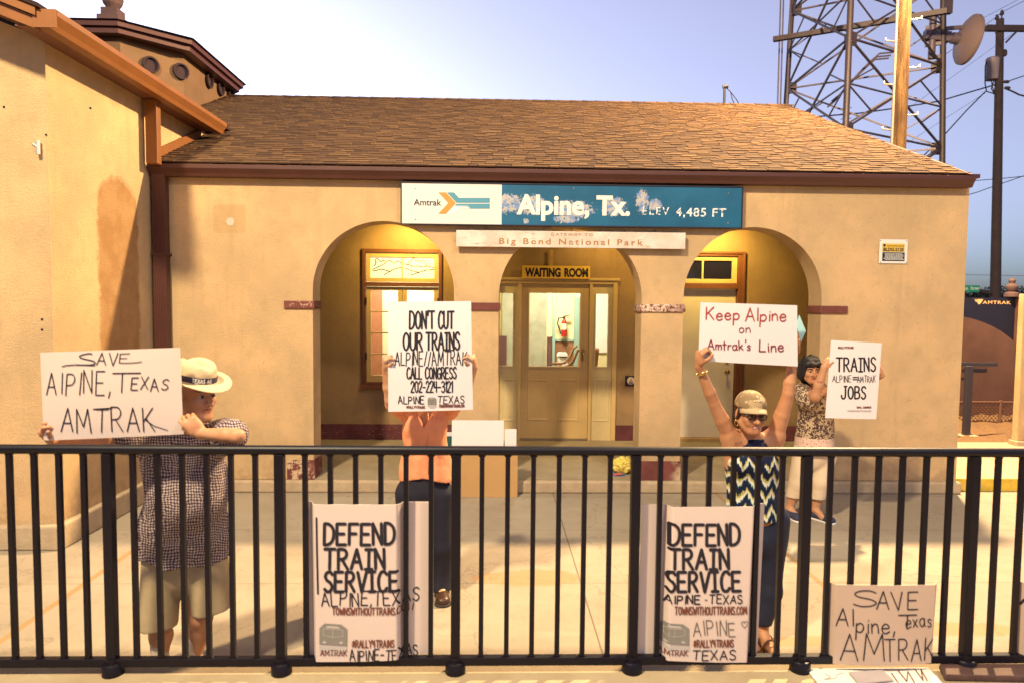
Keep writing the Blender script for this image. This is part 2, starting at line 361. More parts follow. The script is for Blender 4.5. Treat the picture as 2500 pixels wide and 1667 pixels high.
# ================================================================== GROUND
def ground_mats():
    g, m = newmat('platform_concrete', rough=.8, spec=.25)
    c = g.mix(g.step(g.noise(.55, 7, .65), .33, .68), (.26, .215, .16), (.345, .29, .22))
    c = g.mix(g.m('MULTIPLY', g.step(g.noise(3.2, 8, .7), .52, .7), .45), c, (.20, .165, .13))
    c = g.mix(g.m('MULTIPLY', g.step(g.noise(1.6, 5, .6, vec=g.scaled(.6, 2.4, 1)), .55, .72), .35), c, (.37, .32, .255))
    c = g.mix(g.m('MULTIPLY', g.step(g.noise(70, 3, .6), .66, .72), .5), c, (.22, .19, .16))
    xs = [(atZ(326, 1342, 0).x, .024), (atZ(1380, 1300, 0).x, .005), (atZ(1960, 1386, 0).x, .022)]
    for X, w in xs:
        wob = g.m('MULTIPLY', g.m('SUBTRACT', g.noise(18), .5), w*.7)
        f = g.band(g.m('ADD', g.wx, wob), X-w, X+w, .003); c = g.mix(g.m('MULTIPLY', f, .85), c, (.30, .19, .085) if w > .01 else (.10, .08, .06))
    for Y in (4.82, 5.98, 3.72):
        f = g.band(g.wy, Y-.004, Y+.004, .002); c = g.mix(g.m('MULTIPLY', f, .7), c, (.14, .11, .085))
    # orange patches; the first paints a warm-lit shadow into the concrete
    for (px, py, rx, ry) in ((1300, 1410, .42, .16), (2330, 1535, .5, .10), (1990, 1565, .35, .07)):
        p = atZ(px, py, 0)
        d = g.m('SQRT', g.m('ADD', g.m('POWER', g.m('DIVIDE', g.m('SUBTRACT', g.wx, p.x), rx), 2.0), g.m('POWER', g.m('DIVIDE', g.m('SUBTRACT', g.wy, p.y), ry), 2.0)))
        d = g.m('ADD', d, g.m('MULTIPLY', g.noise(4, 4), .7))
        c = g.mix(g.m('MULTIPLY', g.m('SUBTRACT', 1.0, g.step(d, 1.15, 1.4)), .6), c, (.34, .19, .075))
    vo = nd(g.nt, 'ShaderNodeTexVoronoi', ins={'Scale': .55}); vo.feature = 'DISTANCE_TO_EDGE'; wv = nd(g.nt, 'ShaderNodeVectorMath', operation='ADD'); nz = nd(g.nt, 'ShaderNodeTexNoise', ins={'Scale': 2.2, 'Detail': 6.0}); g.L.new(g.P, nz.inputs['Vector']); g.L.new(g.P, wv.inputs[0]); g.L.new(nz.outputs['Color'], wv.inputs[1]); g.L.new(wv.outputs[0], vo.inputs['Vector'])
    c = g.mix(g.m('MULTIPLY', g.m('SUBTRACT', 1.0, g.step(vo.outputs['Distance'], .002, .006)), .35), c, (.13, .105, .08))
    c = g.mix(g.m('MULTIPLY', g.step(g.noise(9, 7, .75), .57, .68), .4), c, (.15, .12, .09))
    g.color(c); g.bump(g.noise(60, 6, .7), .4, .01)
    return m
M_plat = ground_mats()
M_gravel = mat('gravel', (.22, .12, .045), .95, color2=(.12, .07, .04), vscale=26, bump=1.0, bscale=30)
M_dirt = mat('dry_ground', (.20, .15, .10), .95, color2=(.12, .09, .06), vscale=1.5, bump=.5, bscale=8)
M_curb = mat('curb_concrete', (.40, .32, .21), .85, color2=(.30, .225, .135), vscale=2.5, bump=.4, bscale=60)
M_yellow = worn('yellow_curb_paint', (.62, .42, .05), (.45, .36, .24), .15)
prop(MB().add([(-400,-60,-.03),(400,-60,-.03),(400,700,-.03),(-400,700,-.03)], [(0,1,2,3)]).build('ground', M_dirt), kind='structure')
prop(MB().box(-14, 14, 3.25, 9.0, -.02, 0.0).build('platform', M_plat), kind='structure')
prop(MB().box(-14, 14, .6, 3.25, -.02, .27).build('curb', M_curb, bevel=.018), kind='structure')
prop(MB().box(4.99, 13, 7.28, 9.3, 0, .135, 0).build('sidewalk', mat('sidewalk_concrete', (.36,.28,.18), .85, var=.12, bump=.3), bevel=.01), kind='structure')
prop(MB().box(5.0, 13, 7.262, 7.278, 0.002, .139).build('curb_yellow_edge', M_yellow), kind='structure')
def gravel_sheet():
    mb = MB(); nx, ny = 90, 50; g = random.Random(4)
    for j in range(ny+1):
        for i in range(nx+1):
            mb.v.append((5+14*i/nx, 9.3+10*j/ny, .06+g.uniform(-.03, .05)))
    mb.add([], [])
    for j in range(ny):
        for i in range(nx):
            a = j*(nx+1)+i; mb.f.append((a, a+1, a+nx+2, a+nx+1)); mb.m.append(0); mb.c.append(.5)
    return prop(mb.build('gravel_yard', M_gravel), kind='structure')
gravel_sheet()

# ================================================================== STATION BUILDING
STN = thing('station_building', (.7, 9.3, 0), 'low stucco railway station with three arches and brown shingle roof', 'station')
ZS = .13                                          # porch floor
def arch_wall():
    z0 = ZS; top = 3.30; xl, xr = -3.51, atY(2351, 800, FY).x
    out = [(xl, z0)]
    for pl, pr, py_crown, ym in ((764, 1108, 540, 640), (1217, 1565, 551, 640), (1667, 2003, 555, 640)):
        a, b = atY(pl, 800, FY).x, atY(pr, 800, FY).x; cr = atY((pl+pr)/2, py_crown, FY).z; r = (b-a)/2; sp = cr-r
        out.append((a, z0)); n = 40
        for k in range(n+1):
            t = math.pi*(1-k/n); out.append(((a+b)/2+r*math.cos(t), sp+r*math.sin(t)))
        out.append((b, z0))
        ARCH.append((a, b, sp, cr))
    out += [(xr, z0), (xr, top), (xl, top)]
    MB().prism([(x, FY, z) for x, z in out], (0, .30, 0)).build('arcade_wall', M_wall, STN, smooth='auto')
    return xl, xr
ARCH = []
XL, XR = arch_wall()
# side, back and gable walls, porch ceiling
MB().prism([(XR-.3, FY+.3, ZS), (XR-.3, 16.3, ZS), (XR-.3, 16.3, 3.3), (XR-.3, 11.76, 5.3), (XR-.3, FY+.3, 3.3)], (.3, 0, 0)).build('gable_wall', M_wall, STN)
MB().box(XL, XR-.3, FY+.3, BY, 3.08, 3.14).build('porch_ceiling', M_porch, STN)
MB().box(XL-.02, XR+.03, FY-.06, BY+.5, 0.0, ZS).build('porch_step', M_concrete_step, STN, bevel=.02)
MB().box(XL, XR-.3, FY+.0, BY, ZS+.001, ZS+.005).build('porch_floor', M_floor, STN)
# soffit and gutter along the front
def gutter_prof(s=1.0): return [(0,0),(-.085*s,0),(-.10*s,.03*s),(-.135*s,.075*s),(-.135*s,.11*s),(-.12*s,.11*s),(-.118*s,.1*s),(0,.1*s)]
MB().prism([(-3.50, 7.186+a, 3.266+b) for a, b in gutter_prof()], (5.0+3.5, 0, 0)).build('gutter', M_trim, STN)
MB().box(XL, XR+.06, 7.13, 7.184, 3.37, 3.41).build('fascia', M_trim, STN)
# roof deck and shingles
E0, RD = (7.10, 3.405), (11.76, 5.43)
PI_ = (RD[1]-E0[1])/(RD[0]-E0[0]); XRR = 4.97
def deck():
    mb = MB(); 
    mb.prism([(XRR-.01, E0[0], E0[1]-.02), (XRR-.01, RD[0], RD[1]-.02), (XRR-.01, 16.5, E0[1]-.02), (XRR-.01, 16.5, E0[1]-.12), (XRR-.01, RD[0], RD[1]-.16), (XRR-.01, E0[0], E0[1]-.1)], (-8.4, 0, 0))
    return mb.build('roof_deck', M_soff, STN)
deck()
def shingles():
    g = random.Random(11); mb = MB(); L = math.hypot(RD[0]-E0[0], RD[1]-E0[1]); ex = .102; n = int(L/ex)
    ty, tz = (RD[0]-E0[0])/L, (RD[1]-E0[1])/L; ny, nz = -tz, ty
    for r in range(n+1):
        s0 = r*ex; s1 = min(s0+ex+.025, L); y0 = E0[0]+ty*s0
        x = (-3.47 if y0 < 8.32 else -8.6)+g.uniform(-.1, 0); raised = False
        xe = XRR + .01
        while x < xe:
            w = g.choice((.11, .15, .18, .21, .25)) * g.uniform(.9, 1.1); x1 = min(x+w, xe); raised = not raised if g.random() < .85 else raised
            t = .013 if raised else .007; sh = (g.uniform(.45, .85) if raised else g.uniform(.22, .6))
            dr = g.uniform(-.002, .002); a = s0+dr - (.0 if raised else -.005)
            def P(X, s, h): return (X, E0[0]+ty*s+ny*h, E0[1]+tz*s+nz*h)
            e = .0025
            mb.add([P(x+e, a, 0), P(x1-e, a, 0), P(x1-e, a, t), P(x+e, a, t), P(x1-e, s1, t*.25), P(x+e, s1, t*.25), P(x1-e, s1, 0), P(x+e, s1, 0)],
                   [(0,1,2,3), (3,2,4,5), (0,3,5,7), (1,6,4,2)], 0, sh)
            x = x1
    gm, m = newmat('asphalt_shingles', rough=.92, spec=.12)
    at = nd(gm.nt, 'ShaderNodeAttribute', attribute_name='shade'); r = nd(gm.nt, 'ShaderNodeValToRGB'); gm.L.new(at.outputs['Fac'], r.inputs[0])
    el = r.color_ramp.elements; el[0].color = (.030, .017, .015, 1); el[1].color = (.165, .094, .046, 1)
    e2 = el.new(.5); e2.color = (.085, .048, .028, 1)
    c = gm.mix(gm.m('MULTIPLY', gm.step(gm.noise(240, 2, .5), .45, .7), .35), r.outputs[0], (.035, .022, .018))
    gm.color(c); gm.bump(gm.noise(260, 2), .35, .004)
    o = mb.build('shingles', m, STN, attr=True, fix=False)
    # ridge caps
    mb = MB(); x = -8.4
    while x < XRR-.1:
        t = .018
        for sg in (-1, 1):
            mb.add([(x, RD[0], RD[1]+.02), (x+.26, RD[0], RD[1]+.012), (x+.26, RD[0]+sg*.13, RD[1]+.012-.06), (x, RD[0]+sg*.13, RD[1]+.02-.06),
                    (x, RD[0], RD[1]+.0), (x, RD[0]+sg*.13, RD[1]-.065)], [(0,1,2,3), (0,3,5,4)], 0, g.uniform(.1, .6))
        x += .21
    mb.build('ridge_cap', m, STN, attr=True, fix=False)
    return m
M_shingle = shingles()
# rake trim on the right gable
MB().bar((XRR-.02, E0[0]-.02, E0[1]-.07), (XRR-.02, RD[0], RD[1]-.07), .03, .13).build('rake_board', M_trim, STN)
# vent mast on the ridge with loose cable
p = atY(1768, 262, 11.7); q = atY(1768, 214, 11.7)
mb = MB().tube([(p.x, 11.7, 5.36), (p.x, 11.7, q.z)], .022, 8).tube([(p.x-.03, 11.7, q.z), (p.x+.05, 11.7, q.z+.02)], .035, 8)
for dx, dz in ((.26, 0), (.17, .02)):
    mb.tube([(p.x+.02, 11.7, q.z), (p.x+.1, 11.7, q.z-.07), (p.x+dx*.8, 11.7, q.z-.2), (p.x+dx, 11.7, 5.40+dz)], .008, 5)
mb.build('vent_mast', M_black, STN)

# ---- left wing (gable front towards the platform)
WX, WY = -3.51, 5.53
MB().prism([(WX, WY, .0), (WX, WY, 4.03), (-9.0, WY, 4.03+.38*5.49), (-9.0, WY, 0)], (0, .3, 0)).build('wing_front_wall', M_wing, STN)
MB().prism([(WX, WY+.3, 0), (WX, 8.6, 0), (WX, 8.6, 4.03), (WX, WY+.3, 4.03)], (-.3, 0, 0)).build('wing_side_wall', M_wing, STN)
MB().box(-9.0, WX+.06, WY-.07, WY+.3, 0, .20).build('wing_plinth', M_concrete_step, STN, bevel=.015)
MB().box(WX-.2, WX+.06, WY+.3, FY-.06, 0, .20).build('wing_plinth', M_concrete_step, STN, bevel=.015)
GX0, GX1, GY0, GY1, GZ = -3.325, -3.185, 5.17, 8.32, 3.975
MB().prism([(GX0-a*1.04, GY0, GZ+b*1.18) for a, b in gutter_prof()], (0, GY1-GY0, 0)).build('wing_gutter', M_wtrim, STN)
MB().box(GX0-.03, GX1-.005, GY0-.012, GY0-.002, GZ+.002, GZ+.132).build('gutter_end_cap', M_wtrim, STN)
MB().box(WX-.0, GX0, GY0+.03, 8.3, 4.0, 4.02).build('wing_soffit', M_soff, STN)
def slope(x, z): return z+.38*(GX0-x)
mb = MB().prism([(GX0, GY0, slope(GX0, 3.965)), (-9, GY0, slope(-9, 3.965)), (-9, GY0, slope(-9, 4.05)), (GX0, GY0, slope(GX0, 4.05))], (0, .03, 0))
mb.prism([(GX0, GY0-.03, slope(GX0, 4.055)), (-9, GY0-.03, slope(-9, 4.055)), (-9, GY0-.03, slope(-9, 4.115)), (GX0, GY0-.03, slope(GX0, 4.115))], (0, .05, 0))
mb.prism([(GX0-.05, GY0+.04, slope(GX0-.05, 3.99)), (-9, GY0+.04, slope(-9, 3.99)), (-9, GY0+.04, slope(-9, 4.03)), (GX0-.05, GY0+.04, slope(GX0-.05, 4.03))], (0, WY-GY0-.04, 0))
mb.build('wing_barge_board', M_wtrim, STN)
MB().prism([(GX0+.03, GY0-.045, slope(GX0+.03, 4.12)), (-9, GY0-.045, slope(-9, 4.12)), (-9, GY0-.045, slope(-9, 4.15)), (GX0+.03, GY0-.045, slope(GX0+.03, 4.15))], (0, 5, 0)).build('wing_roof', M_shingle, STN)
# flashing where the main roof meets the wing wall
def rz(y): return E0[1]+PI_*(y-E0[0])
MB().prism([(WX+.012, 7.08, rz(7.08)), (WX+.012, 8.3, rz(8.3)), (WX+.012, 8.3, rz(8.3)+.10), (WX+.012, 7.08, rz(7.08)+.10)], (.02, 0, 0)).build('flashing', M_wtrim, STN)
# downspouts
MB().box(-3.465, -3.35, 6.96, 7.05, 3.36, GZ+.02).build('upper_downspout', M_wtrim, STN, bevel=.008)
mb = MB().box(-3.475, -3.345, 7.085, 7.175, .12, 3.28)
for k in range(6): mb.box(-3.462+k*.0185, -3.453+k*.0185, 7.081, 7.0852, .13, 3.25)
for z in (2.46, 1.2): mb.box(-3.487, -3.333, 7.079, 7.19, z, z+.03)
mb.build('downspout', M_trim, STN)
# pipe stub on the wing front
p = atY(99, 365, WY)
mb = MB().tube([(p.x, WY-.03, p.z-.045), (p.x, WY-.03, p.z+.06)], .016, 10).tube([(p.x-.03, WY-.045, p.z+.03), (p.x+.01, WY-.03, p.z)], .012, 8).tube([(p.x, WY-.03, p.z+.04), (p.x, WY+.01, p.z+.04)], .01, 8)
mb.build('pipe_stub', mat('galvanised_metal', (.55, .52, .48), .4, metal=.7), STN, smooth='auto')
for px, py in ((103, 780), (103, 805), (113, 330), (10, 262), (221, 265)):
    Q = atY(px, py, WY); MB().lathe((Q.x, WY-.004, Q.z), [(.009, 0), (.009, .006)], 8, axis=(0, 1, 0)).build('anchor_hole', M_black, STN)

# ---- cupola behind the wing
def cupola():
    D = 10.0; cx, cy = -.586*D, 1.087*D; h = .150*D; ch = .062*D
    def ring(e): return [(cx+h+e, cy-h-e+ch), (cx+h+e, cy+h+e-ch), (cx+h-ch+e*.4, cy+h+e), (cx-h+ch-e*.4, cy+h+e), (cx-h-e, cy+h+e-ch), (cx-h-e, cy-h-e+ch), (cx-h+ch-e*.4, cy-h-e), (cx+h-ch+e*.4, cy-h-e)]
    w = ring(-.10); z1 = 5.52
    mw = mat('cupola_stucco', (.15, .085, .045), .9, var=.15, bump=.5, bscale=60)
    cu = MB().prism([(x, y, 3.6) for x, y in w], (0, 0, z1-3.6)).build('cupola', mw, STN)
    MB().prism([(x, y, z1-.02) for x, y in ring(.06)], (0, 0, .075)).prism([(x, y, z1+.055) for x, y in ring(.11)], (0, 0, .07)).build('cupola_cornice', M_trim, cu)
    b = ring(.15); ap = (cx, cy, 6.26); vs = [(x, y, z1+.127) for x, y in b]+[ap]
    MB().add(vs, [(i, (i+1) % 8, 8) for i in range(8)]+[tuple(range(8))]).build('cupola_roof', mat('dark_cupola_shingle', (.05, .035, .04), .9, var=.3, vscale=14, bump=.6, bscale=30), cu)
    mb = MB().box(cx-.16, cx+.16, cy-.16, cy+.16, 6.14, 6.30).box(cx-.12, cx+.12, cy-.12, cy+.12, 6.30, 6.42).lathe((cx, cy, 6.42), [(.07, 0), (.13, .08), (.15, .16), (.12, .26), (.06, .36), (.02, .46), (0, .5)], 14)
    mb.build('finial', mat('dark_finial', (.09, .05, .05), .8, var=.2), cu)
    # round vents: clay pipe ends poking out of the walls
    mv = mat('clay_vent', (.03, .015, .02), .9); f = w
    a, b2 = Vector((w[7][0], w[7][1], 0)), Vector((w[0][0], w[0][1], 0))
    def vent(P, N):
        P = Vector(P); N = Vector(N).normalized()
        MB().lathe(P-N*.05, [(.105, 0), (.115, .09), (.112, .10), (.09, .101), (.085, .065)], 18, axis=N).build('vent', mv, cu)
    n1 = Vector((b2.y-a.y, -(b2.x-a.x), 0))
    if n1.y > 0: n1 = -n1
    for px, py in ((366, 160), (440, 176)):
        # where the sight line meets the chamfer plane
        q = ray(px, py); n = n1.normalized(); t = (a-CAM).dot(n)/q.dot(n); vent(CAM+q*t, n)
    for px, py in ((507, 198), (535, 217), (560, 236)): vent(atX(px, py, w[0][0]), (1, 0, 0))
cupola()

# ---- arcade details
def impost(x0, x1, name='impost_band', m=M_band, wrapL=False, wrapR=False):
    z0, z1 = 2.02+ (0), 0
    mb = MB().box(x0, x1, FY-.022, FY+.02, IMZ0, IMZ1)
    if wrapL: mb.box(x0-.0, x0+.022, FY+.02, FY+.3, IMZ0, IMZ1)
    if wrapR: mb.box(x1-.022, x1+.0, FY+.02, FY+.3, IMZ0, IMZ1)
    mb.build(name, m, STN, bevel=.008)
IMZ1, IMZ0 = atY(730, 735, FY).z, atY(730, 754, FY).z
(a1, b1, _, _), (a2, b2, _, _), (a3, b3, _, _) = ARCH
impost(atY(694, 740, FY).x, a1+.02, wrapR=True)
impost(b1-.02, a2+.02, wrapL=True, wrapR=True)
impost(b2-.02, a3+.02, m=M_bandworn, wrapL=True, wrapR=True)
impost(b3-.02, atY(2068, 757, FY).x, wrapL=True)
for x0, x1 in ((a1-.28, a1), (b1, a2), (b2, a3)):
    MB().box(x0, x1+.008, FY-.008, FY+.31, ZS+.002, ZS+.21).build('pier_base', M_kick, STN)
# porch back wall with its openings
def wall_holes(x0, x1, z0, z1, holes, y0, y1):
    mb = MB(); xs = sorted({x0, x1, *[h[0] for h in holes], *[h[1] for h in holes]})
    for i in range(len(xs)-1):
        a, b = xs[i], xs[i+1]; c = (a+b)/2; z = z0
        for h in sorted([h for h in holes if h[0] < c < h[1]], key=lambda h: h[2]):
            if h[2] > z: mb.box(a, b, y0, y1, z, h[2])
            z = h[3]
        if z < z1: mb.box(a, b, y0, y1, z, z1)
    return mb
def pr(px0, px1, py0, py1, Y=BY):
    a, b = atY(px0, (py0+py1)/2, Y), atY(px1, (py0+py1)/2, Y); m = (px0+px1)/2
    return a.x, b.x, atY(m, py1, Y).z, atY(m, py0, Y).z
WIN = pr(886, 1078, 609, 938)
WD = pr(1208, 1504, 684, 1074); WD = (WD[0], WD[1], ZS+.006, WD[3])
RD_ = pr(1612, 1810, 617, 1075); RD_ = (RD_[0], RD_[1], ZS+.006, RD_[3])
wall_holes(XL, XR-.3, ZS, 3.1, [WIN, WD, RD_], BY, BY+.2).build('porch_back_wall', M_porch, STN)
wt = atY(800, 1034, BY).z
for x0, x1 in ((XL, WD[0]-.01), (WD[1]+.01, RD_[0]-.01), (RD_[1]+.01, XR-.3)):
    MB().box(x0, x1, BY-.012, BY-.001, ZS+.006, wt).build('maroon_wainscot', M_wain, STN)

def quad_panel(mb, x0, x1, z0, z1, y, mi=0, d=.012, b=.022):   # raised moulded panel
    mb.add([(x0, y, z0), (x1, y, z0), (x1, y, z1), (x0, y, z1), (x0+b*.5, y+d, z0+b*.5), (x1-b*.5, y+d, z0+b*.5), (x1-b*.5, y+d, z1-b*.5), (x0+b*.5, y+d, z1-b*.5),
            (x0+b*1.6, y-d*.3, z0+b*1.6), (x1-b*1.6, y-d*.3, z0+b*1.6), (x1-b*1.6, y-d*.3, z1-b*1.6), (x0+b*1.6, y-d*.3, z1-b*1.6)],
           [(0,1,5,4), (1,2,6,5), (2,3,7,6), (3,0,4,7), (4,5,9,8), (5,6,10,9), (6,7,11,10), (7,4,8,11), (8,9,10,11)], mi)
# ---- left window: maroon frame, transom with leaded mountain scene, casement sashes
def left_window():
    x0, x1, z0, z1 = WIN; y0, y1 = BY-.03, BY+.1
    zt = atY(982, 690, BY).z; zt2 = atY(982, 700, BY).z
    fr = MB().frame(x0-.005, x1+.005, z0, z1, .045, y0, y1, wt=.05, wb=.03).box(x0+.045, x1-.045, y0+.001, y1, zt2, zt)
    fr.box(x0-.03, x1+.03, y0-.045, y1-.001, z0-.055, z0-.001)
    w = fr.build('window', M_frame, STN, bevel=.004)
    s = MB().frame(x0+.047, x1-.047, zt+.004, z1-.054, .055, y0+.025, y0+.07).build('transom_sash', M_tan, w, bevel=.003)
    xm = (x0+x1)/2; zb, zc = zt+.06, z1-.11
    MB().box(xm-.008, xm+.008, y0+.03, y0+.065, zb, zc).build('muntin', M_tan, w)
    MB().box(x0+.10, x1-.10, y0+.048, y0+.054, zb-.002, zc+.002).build('leaded_glass', emit('lit_stained_glass', (.80, .76, .62), .5), w)
    # leaded outline of hills and clouds
    z = Zm(880, 600, 9.8)
    lines = [[(285,580),(430,510),(580,435),(660,360),(705,358),(810,425),(860,385),(920,382),(990,430)], [(285,612),(400,592),(480,567),(540,570),(640,600),(710,622)],
             [(560,705),(710,620),(800,572),(900,535),(990,525)], ['~',(315,495),(360,462),(362,425),(380,405),(350,370),(365,335),(410,318),(450,345),(455,365),(495,385),(500,405)], ['~',(495,385),(520,365),(560,365),(600,382)],
             [(1052,440),(1190,470),(1245,503),(1285,490),(1450,500),(1525,518),(1580,492),(1680,505),(1762,540)], [(1052,530),(1180,585),(1290,620),(1410,640)], [(1195,712),(1410,640),(1570,590),(1762,572)],
             ['~',(1130,450),(1160,385),(1220,365),(1235,320),(1270,298),(1305,315),(1328,362),(1370,345),(1430,385),(1480,350),(1530,375),(1570,420),(1590,470),(1570,492)]]
    mb = MB(); yy = y0+.046
    for l in lines:
        p = smooth_pts(l[1:]) if l[0] == '~' else l
        pts = [atY(*z(*q), yy) for q in p]; mb.tube([(v.x, yy, v.z) for v in pts], .0055, 5)
    mb.build('lead_line', M_black, w)
    # casements
    zq0, zq1 = z0+.035, zt2-.004
    for k, (a, b) in enumerate(((x0+.047, xm-.002), (xm+.002, x1-.047))):
        c = MB().frame(a, b, zq0, zq1, .058, y0+.035, y0+.08, wt=.05, wb=.09)
        n = 4; H = (zq1-.05)-(zq0+.09)
        for i in range(1, n): c.box(a+.058, b-.058, y0+.04, y0+.075, zq0+.09+H*i/n-.009, zq0+.09+H*i/n+.009)
        cs = c.build('casement', M_tan, w, bevel=.003)
        MB().box(a+.05, b-.05, y0+.056, y0+.06, zq0+.08, zq1-.04).build('pane', M_glass, cs)
    for zz in (zq1-.25, zq0+.3):
        for a in (x0+.04, x1-.055): MB().box(a, a+.015, y0-.012, y0+.02, zz, zz+.1).build('hinge', M_black, w)
left_window()
# ---- waiting-room door with sidelights
def waiting_door():
    x0, x1, z0, z1 = WD; y = BY
    dx0, dx1, dz0, dz1 = pr(1272, 1436, 693, 1073); dz0 = ZS+.03
    fr = MB().frame(x0, x1, z0, z1, .06, y-.035, y+.1, wt=.05, wb=0)
    fr.box(x0-.02, x1+.025, y-.055, y-.0, z1-.006, z1+.03)
    for a, b in ((dx0-.045, dx0-.004), (dx1+.004, dx1+.045)): fr.box(a, b, y-.03, y+.1, z0, z1-.05)
    door = fr.build('door_surround', M_tan, STN, bevel=.004)
    MB().box(dx0, dx1, y-.04, y+.1, ZS+.005, ZS+.028).build('threshold', M_screw, door)
    lf = MB(); gx0, gx1, gz0, gz1 = pr(1292, 1416, 716, 894)
    for b in ((dx0, gx0, dz0, dz1), (gx1, dx1, dz0, dz1), (gx0, gx1, gz1, dz1), (gx0, gx1, dz0, gz0)): lf.box(b[0], b[1], y+.01, y+.055, b[2], b[3])
    for b in ((1288, 1341, 925, 1026), (1361, 1413, 925, 1027)):
        a = pr(*b); quad_panel(lf, a[0], a[1], a[2], a[3], y+.0085, d=-.004)
    lf.frame(gx0-.02, gx1+.02, gz0-.02, gz1+.02, .02, y+.002, y+.012)
    leaf = lf.build('door_leaf', M_tan, door)
    MB().box(gx0-.005, gx1+.005, y+.03, y+.036, gz0-.005, gz1+.005).build('pane', M_glass, leaf)
    hx, hz = atY(1423, 857, y).x, atY(1423, 857, y).z
    MB().lathe((hx, y+.008, hz), [(.026, 0), (.028, .008), (.014, .014), (.012, .03), (.024, .04), (.02, .05), (0, .053)], 16, axis=(0, -1, 0)).box(hx-.011, hx+.011, y-.004, y+.0085, hz-.12, hz-.02).tube([(hx, y-.004, hz-.03), (hx, y-.03, hz-.06), (hx, y-.03, hz-.12), (hx, y-.004, hz-.135)], .007, 8).build('door_handle', M_brass, leaf, smooth='auto')
    for (p0, p1, q0, q1) in ((1216, 1258, 716, 893), (1450, 1494, 718, 895)):
        a, b, c, d = pr(p0+4, p1-10 if p0 > 1400 else p1-6, q0, q1); X0, X1 = (x0+.06, dx0-.045) if p0 < 1300 else (dx1+.045, x1-.06)
        sl = MB()
        for bb in ((X0, a, z0, z1-.05), (b, X1, z0, z1-.05), (a, b, d, z1-.05), (a, b, z0, c)): sl.box(bb[0], bb[1], y+.0, y+.045, bb[2], bb[3])
        pz0, pz1 = atY(1470, 1028, y).z, atY(1470, 925, y).z
        quad_panel(sl, X0+.028, X1-.028, pz0, pz1, y-.002, d=-.004)
        sl.frame(a-.014, b+.014, c-.014, d+.014, .014, y-.008, y+.002)
        s = sl.build('sidelight', mat('pale_tan_paint', (.58, .45, .23), .45, var=.06, vscale=6), door)
        MB().box(a-.004, b+.004, y+.02, y+.026, c-.004, d+.004).build('pane', M_glass, s)
waiting_door()
# ---- plain cream door with dark transom
def right_door():
    x0, x1, z0, z1 = RD_; y = BY; zt, zb = atY(1740, 694, y).z, atY(1740, 706, y).z
    fr = MB().frame(x0, x1, z0, z1, .085, y-.03, y+.1, wt=.05, wb=0).box(x0+.085, x1-.085, y-.045, y+.1, zb, zt+.008)
    fr.frame(x0-.012, x1+.012, z0, z1+.012, .03, y-.05, y-.029, wb=0)
    w = fr.build('maroon_door_frame', M_frame, STN, bevel=.005)
    a, b, c, d = x0+.088, x1-.088, zt+.012, z1-.054
    MB().frame(a, b, c, d, .07, y+.0, y+.04, wt=.055, wb=.055).box((a+b)/2-.012, (a+b)/2+.012, y+.004, y+.036, c+.055, d-.055).build('transom_sash', M_tan, w, bevel=.003)
    MB().box(a+.05, b-.05, y+.025, y+.03, c+.04, d-.04).build('dark_pane', M_darkglass, w)
    lf = MB().box(a, b, y+.03, y+.075, ZS+.05, zb-.004)
    leaf = lf.build('door_leaf', M_white_door, w)
    MB().box(a-.02, b+.02, y-.06, y+.1, ZS+.005, ZS+.045).build('threshold', mat('worn_wood_sill', (.38, .24, .1), .7, var=.2, vscale=12), w)
    k = atY(1776, 907, y)
    MB().lathe((k.x, y+.03, k.z), [(.03, 0), (.03, .006), (.012, .012), (.012, .03), (.028, .045), (.026, .06), (0, .066)], 16, axis=(0, -1, 0)).build('door_knob', M_brass, leaf, smooth=True)
    k2 = atY(1776, 888, y)
    MB().lathe((k2.x, y+.03, k2.z+.03), [(.022, 0), (.022, .012), (0, .014)], 14, axis=(0, -1, 0)).build('deadbolt', M_brass, leaf, smooth='auto')
right_door()

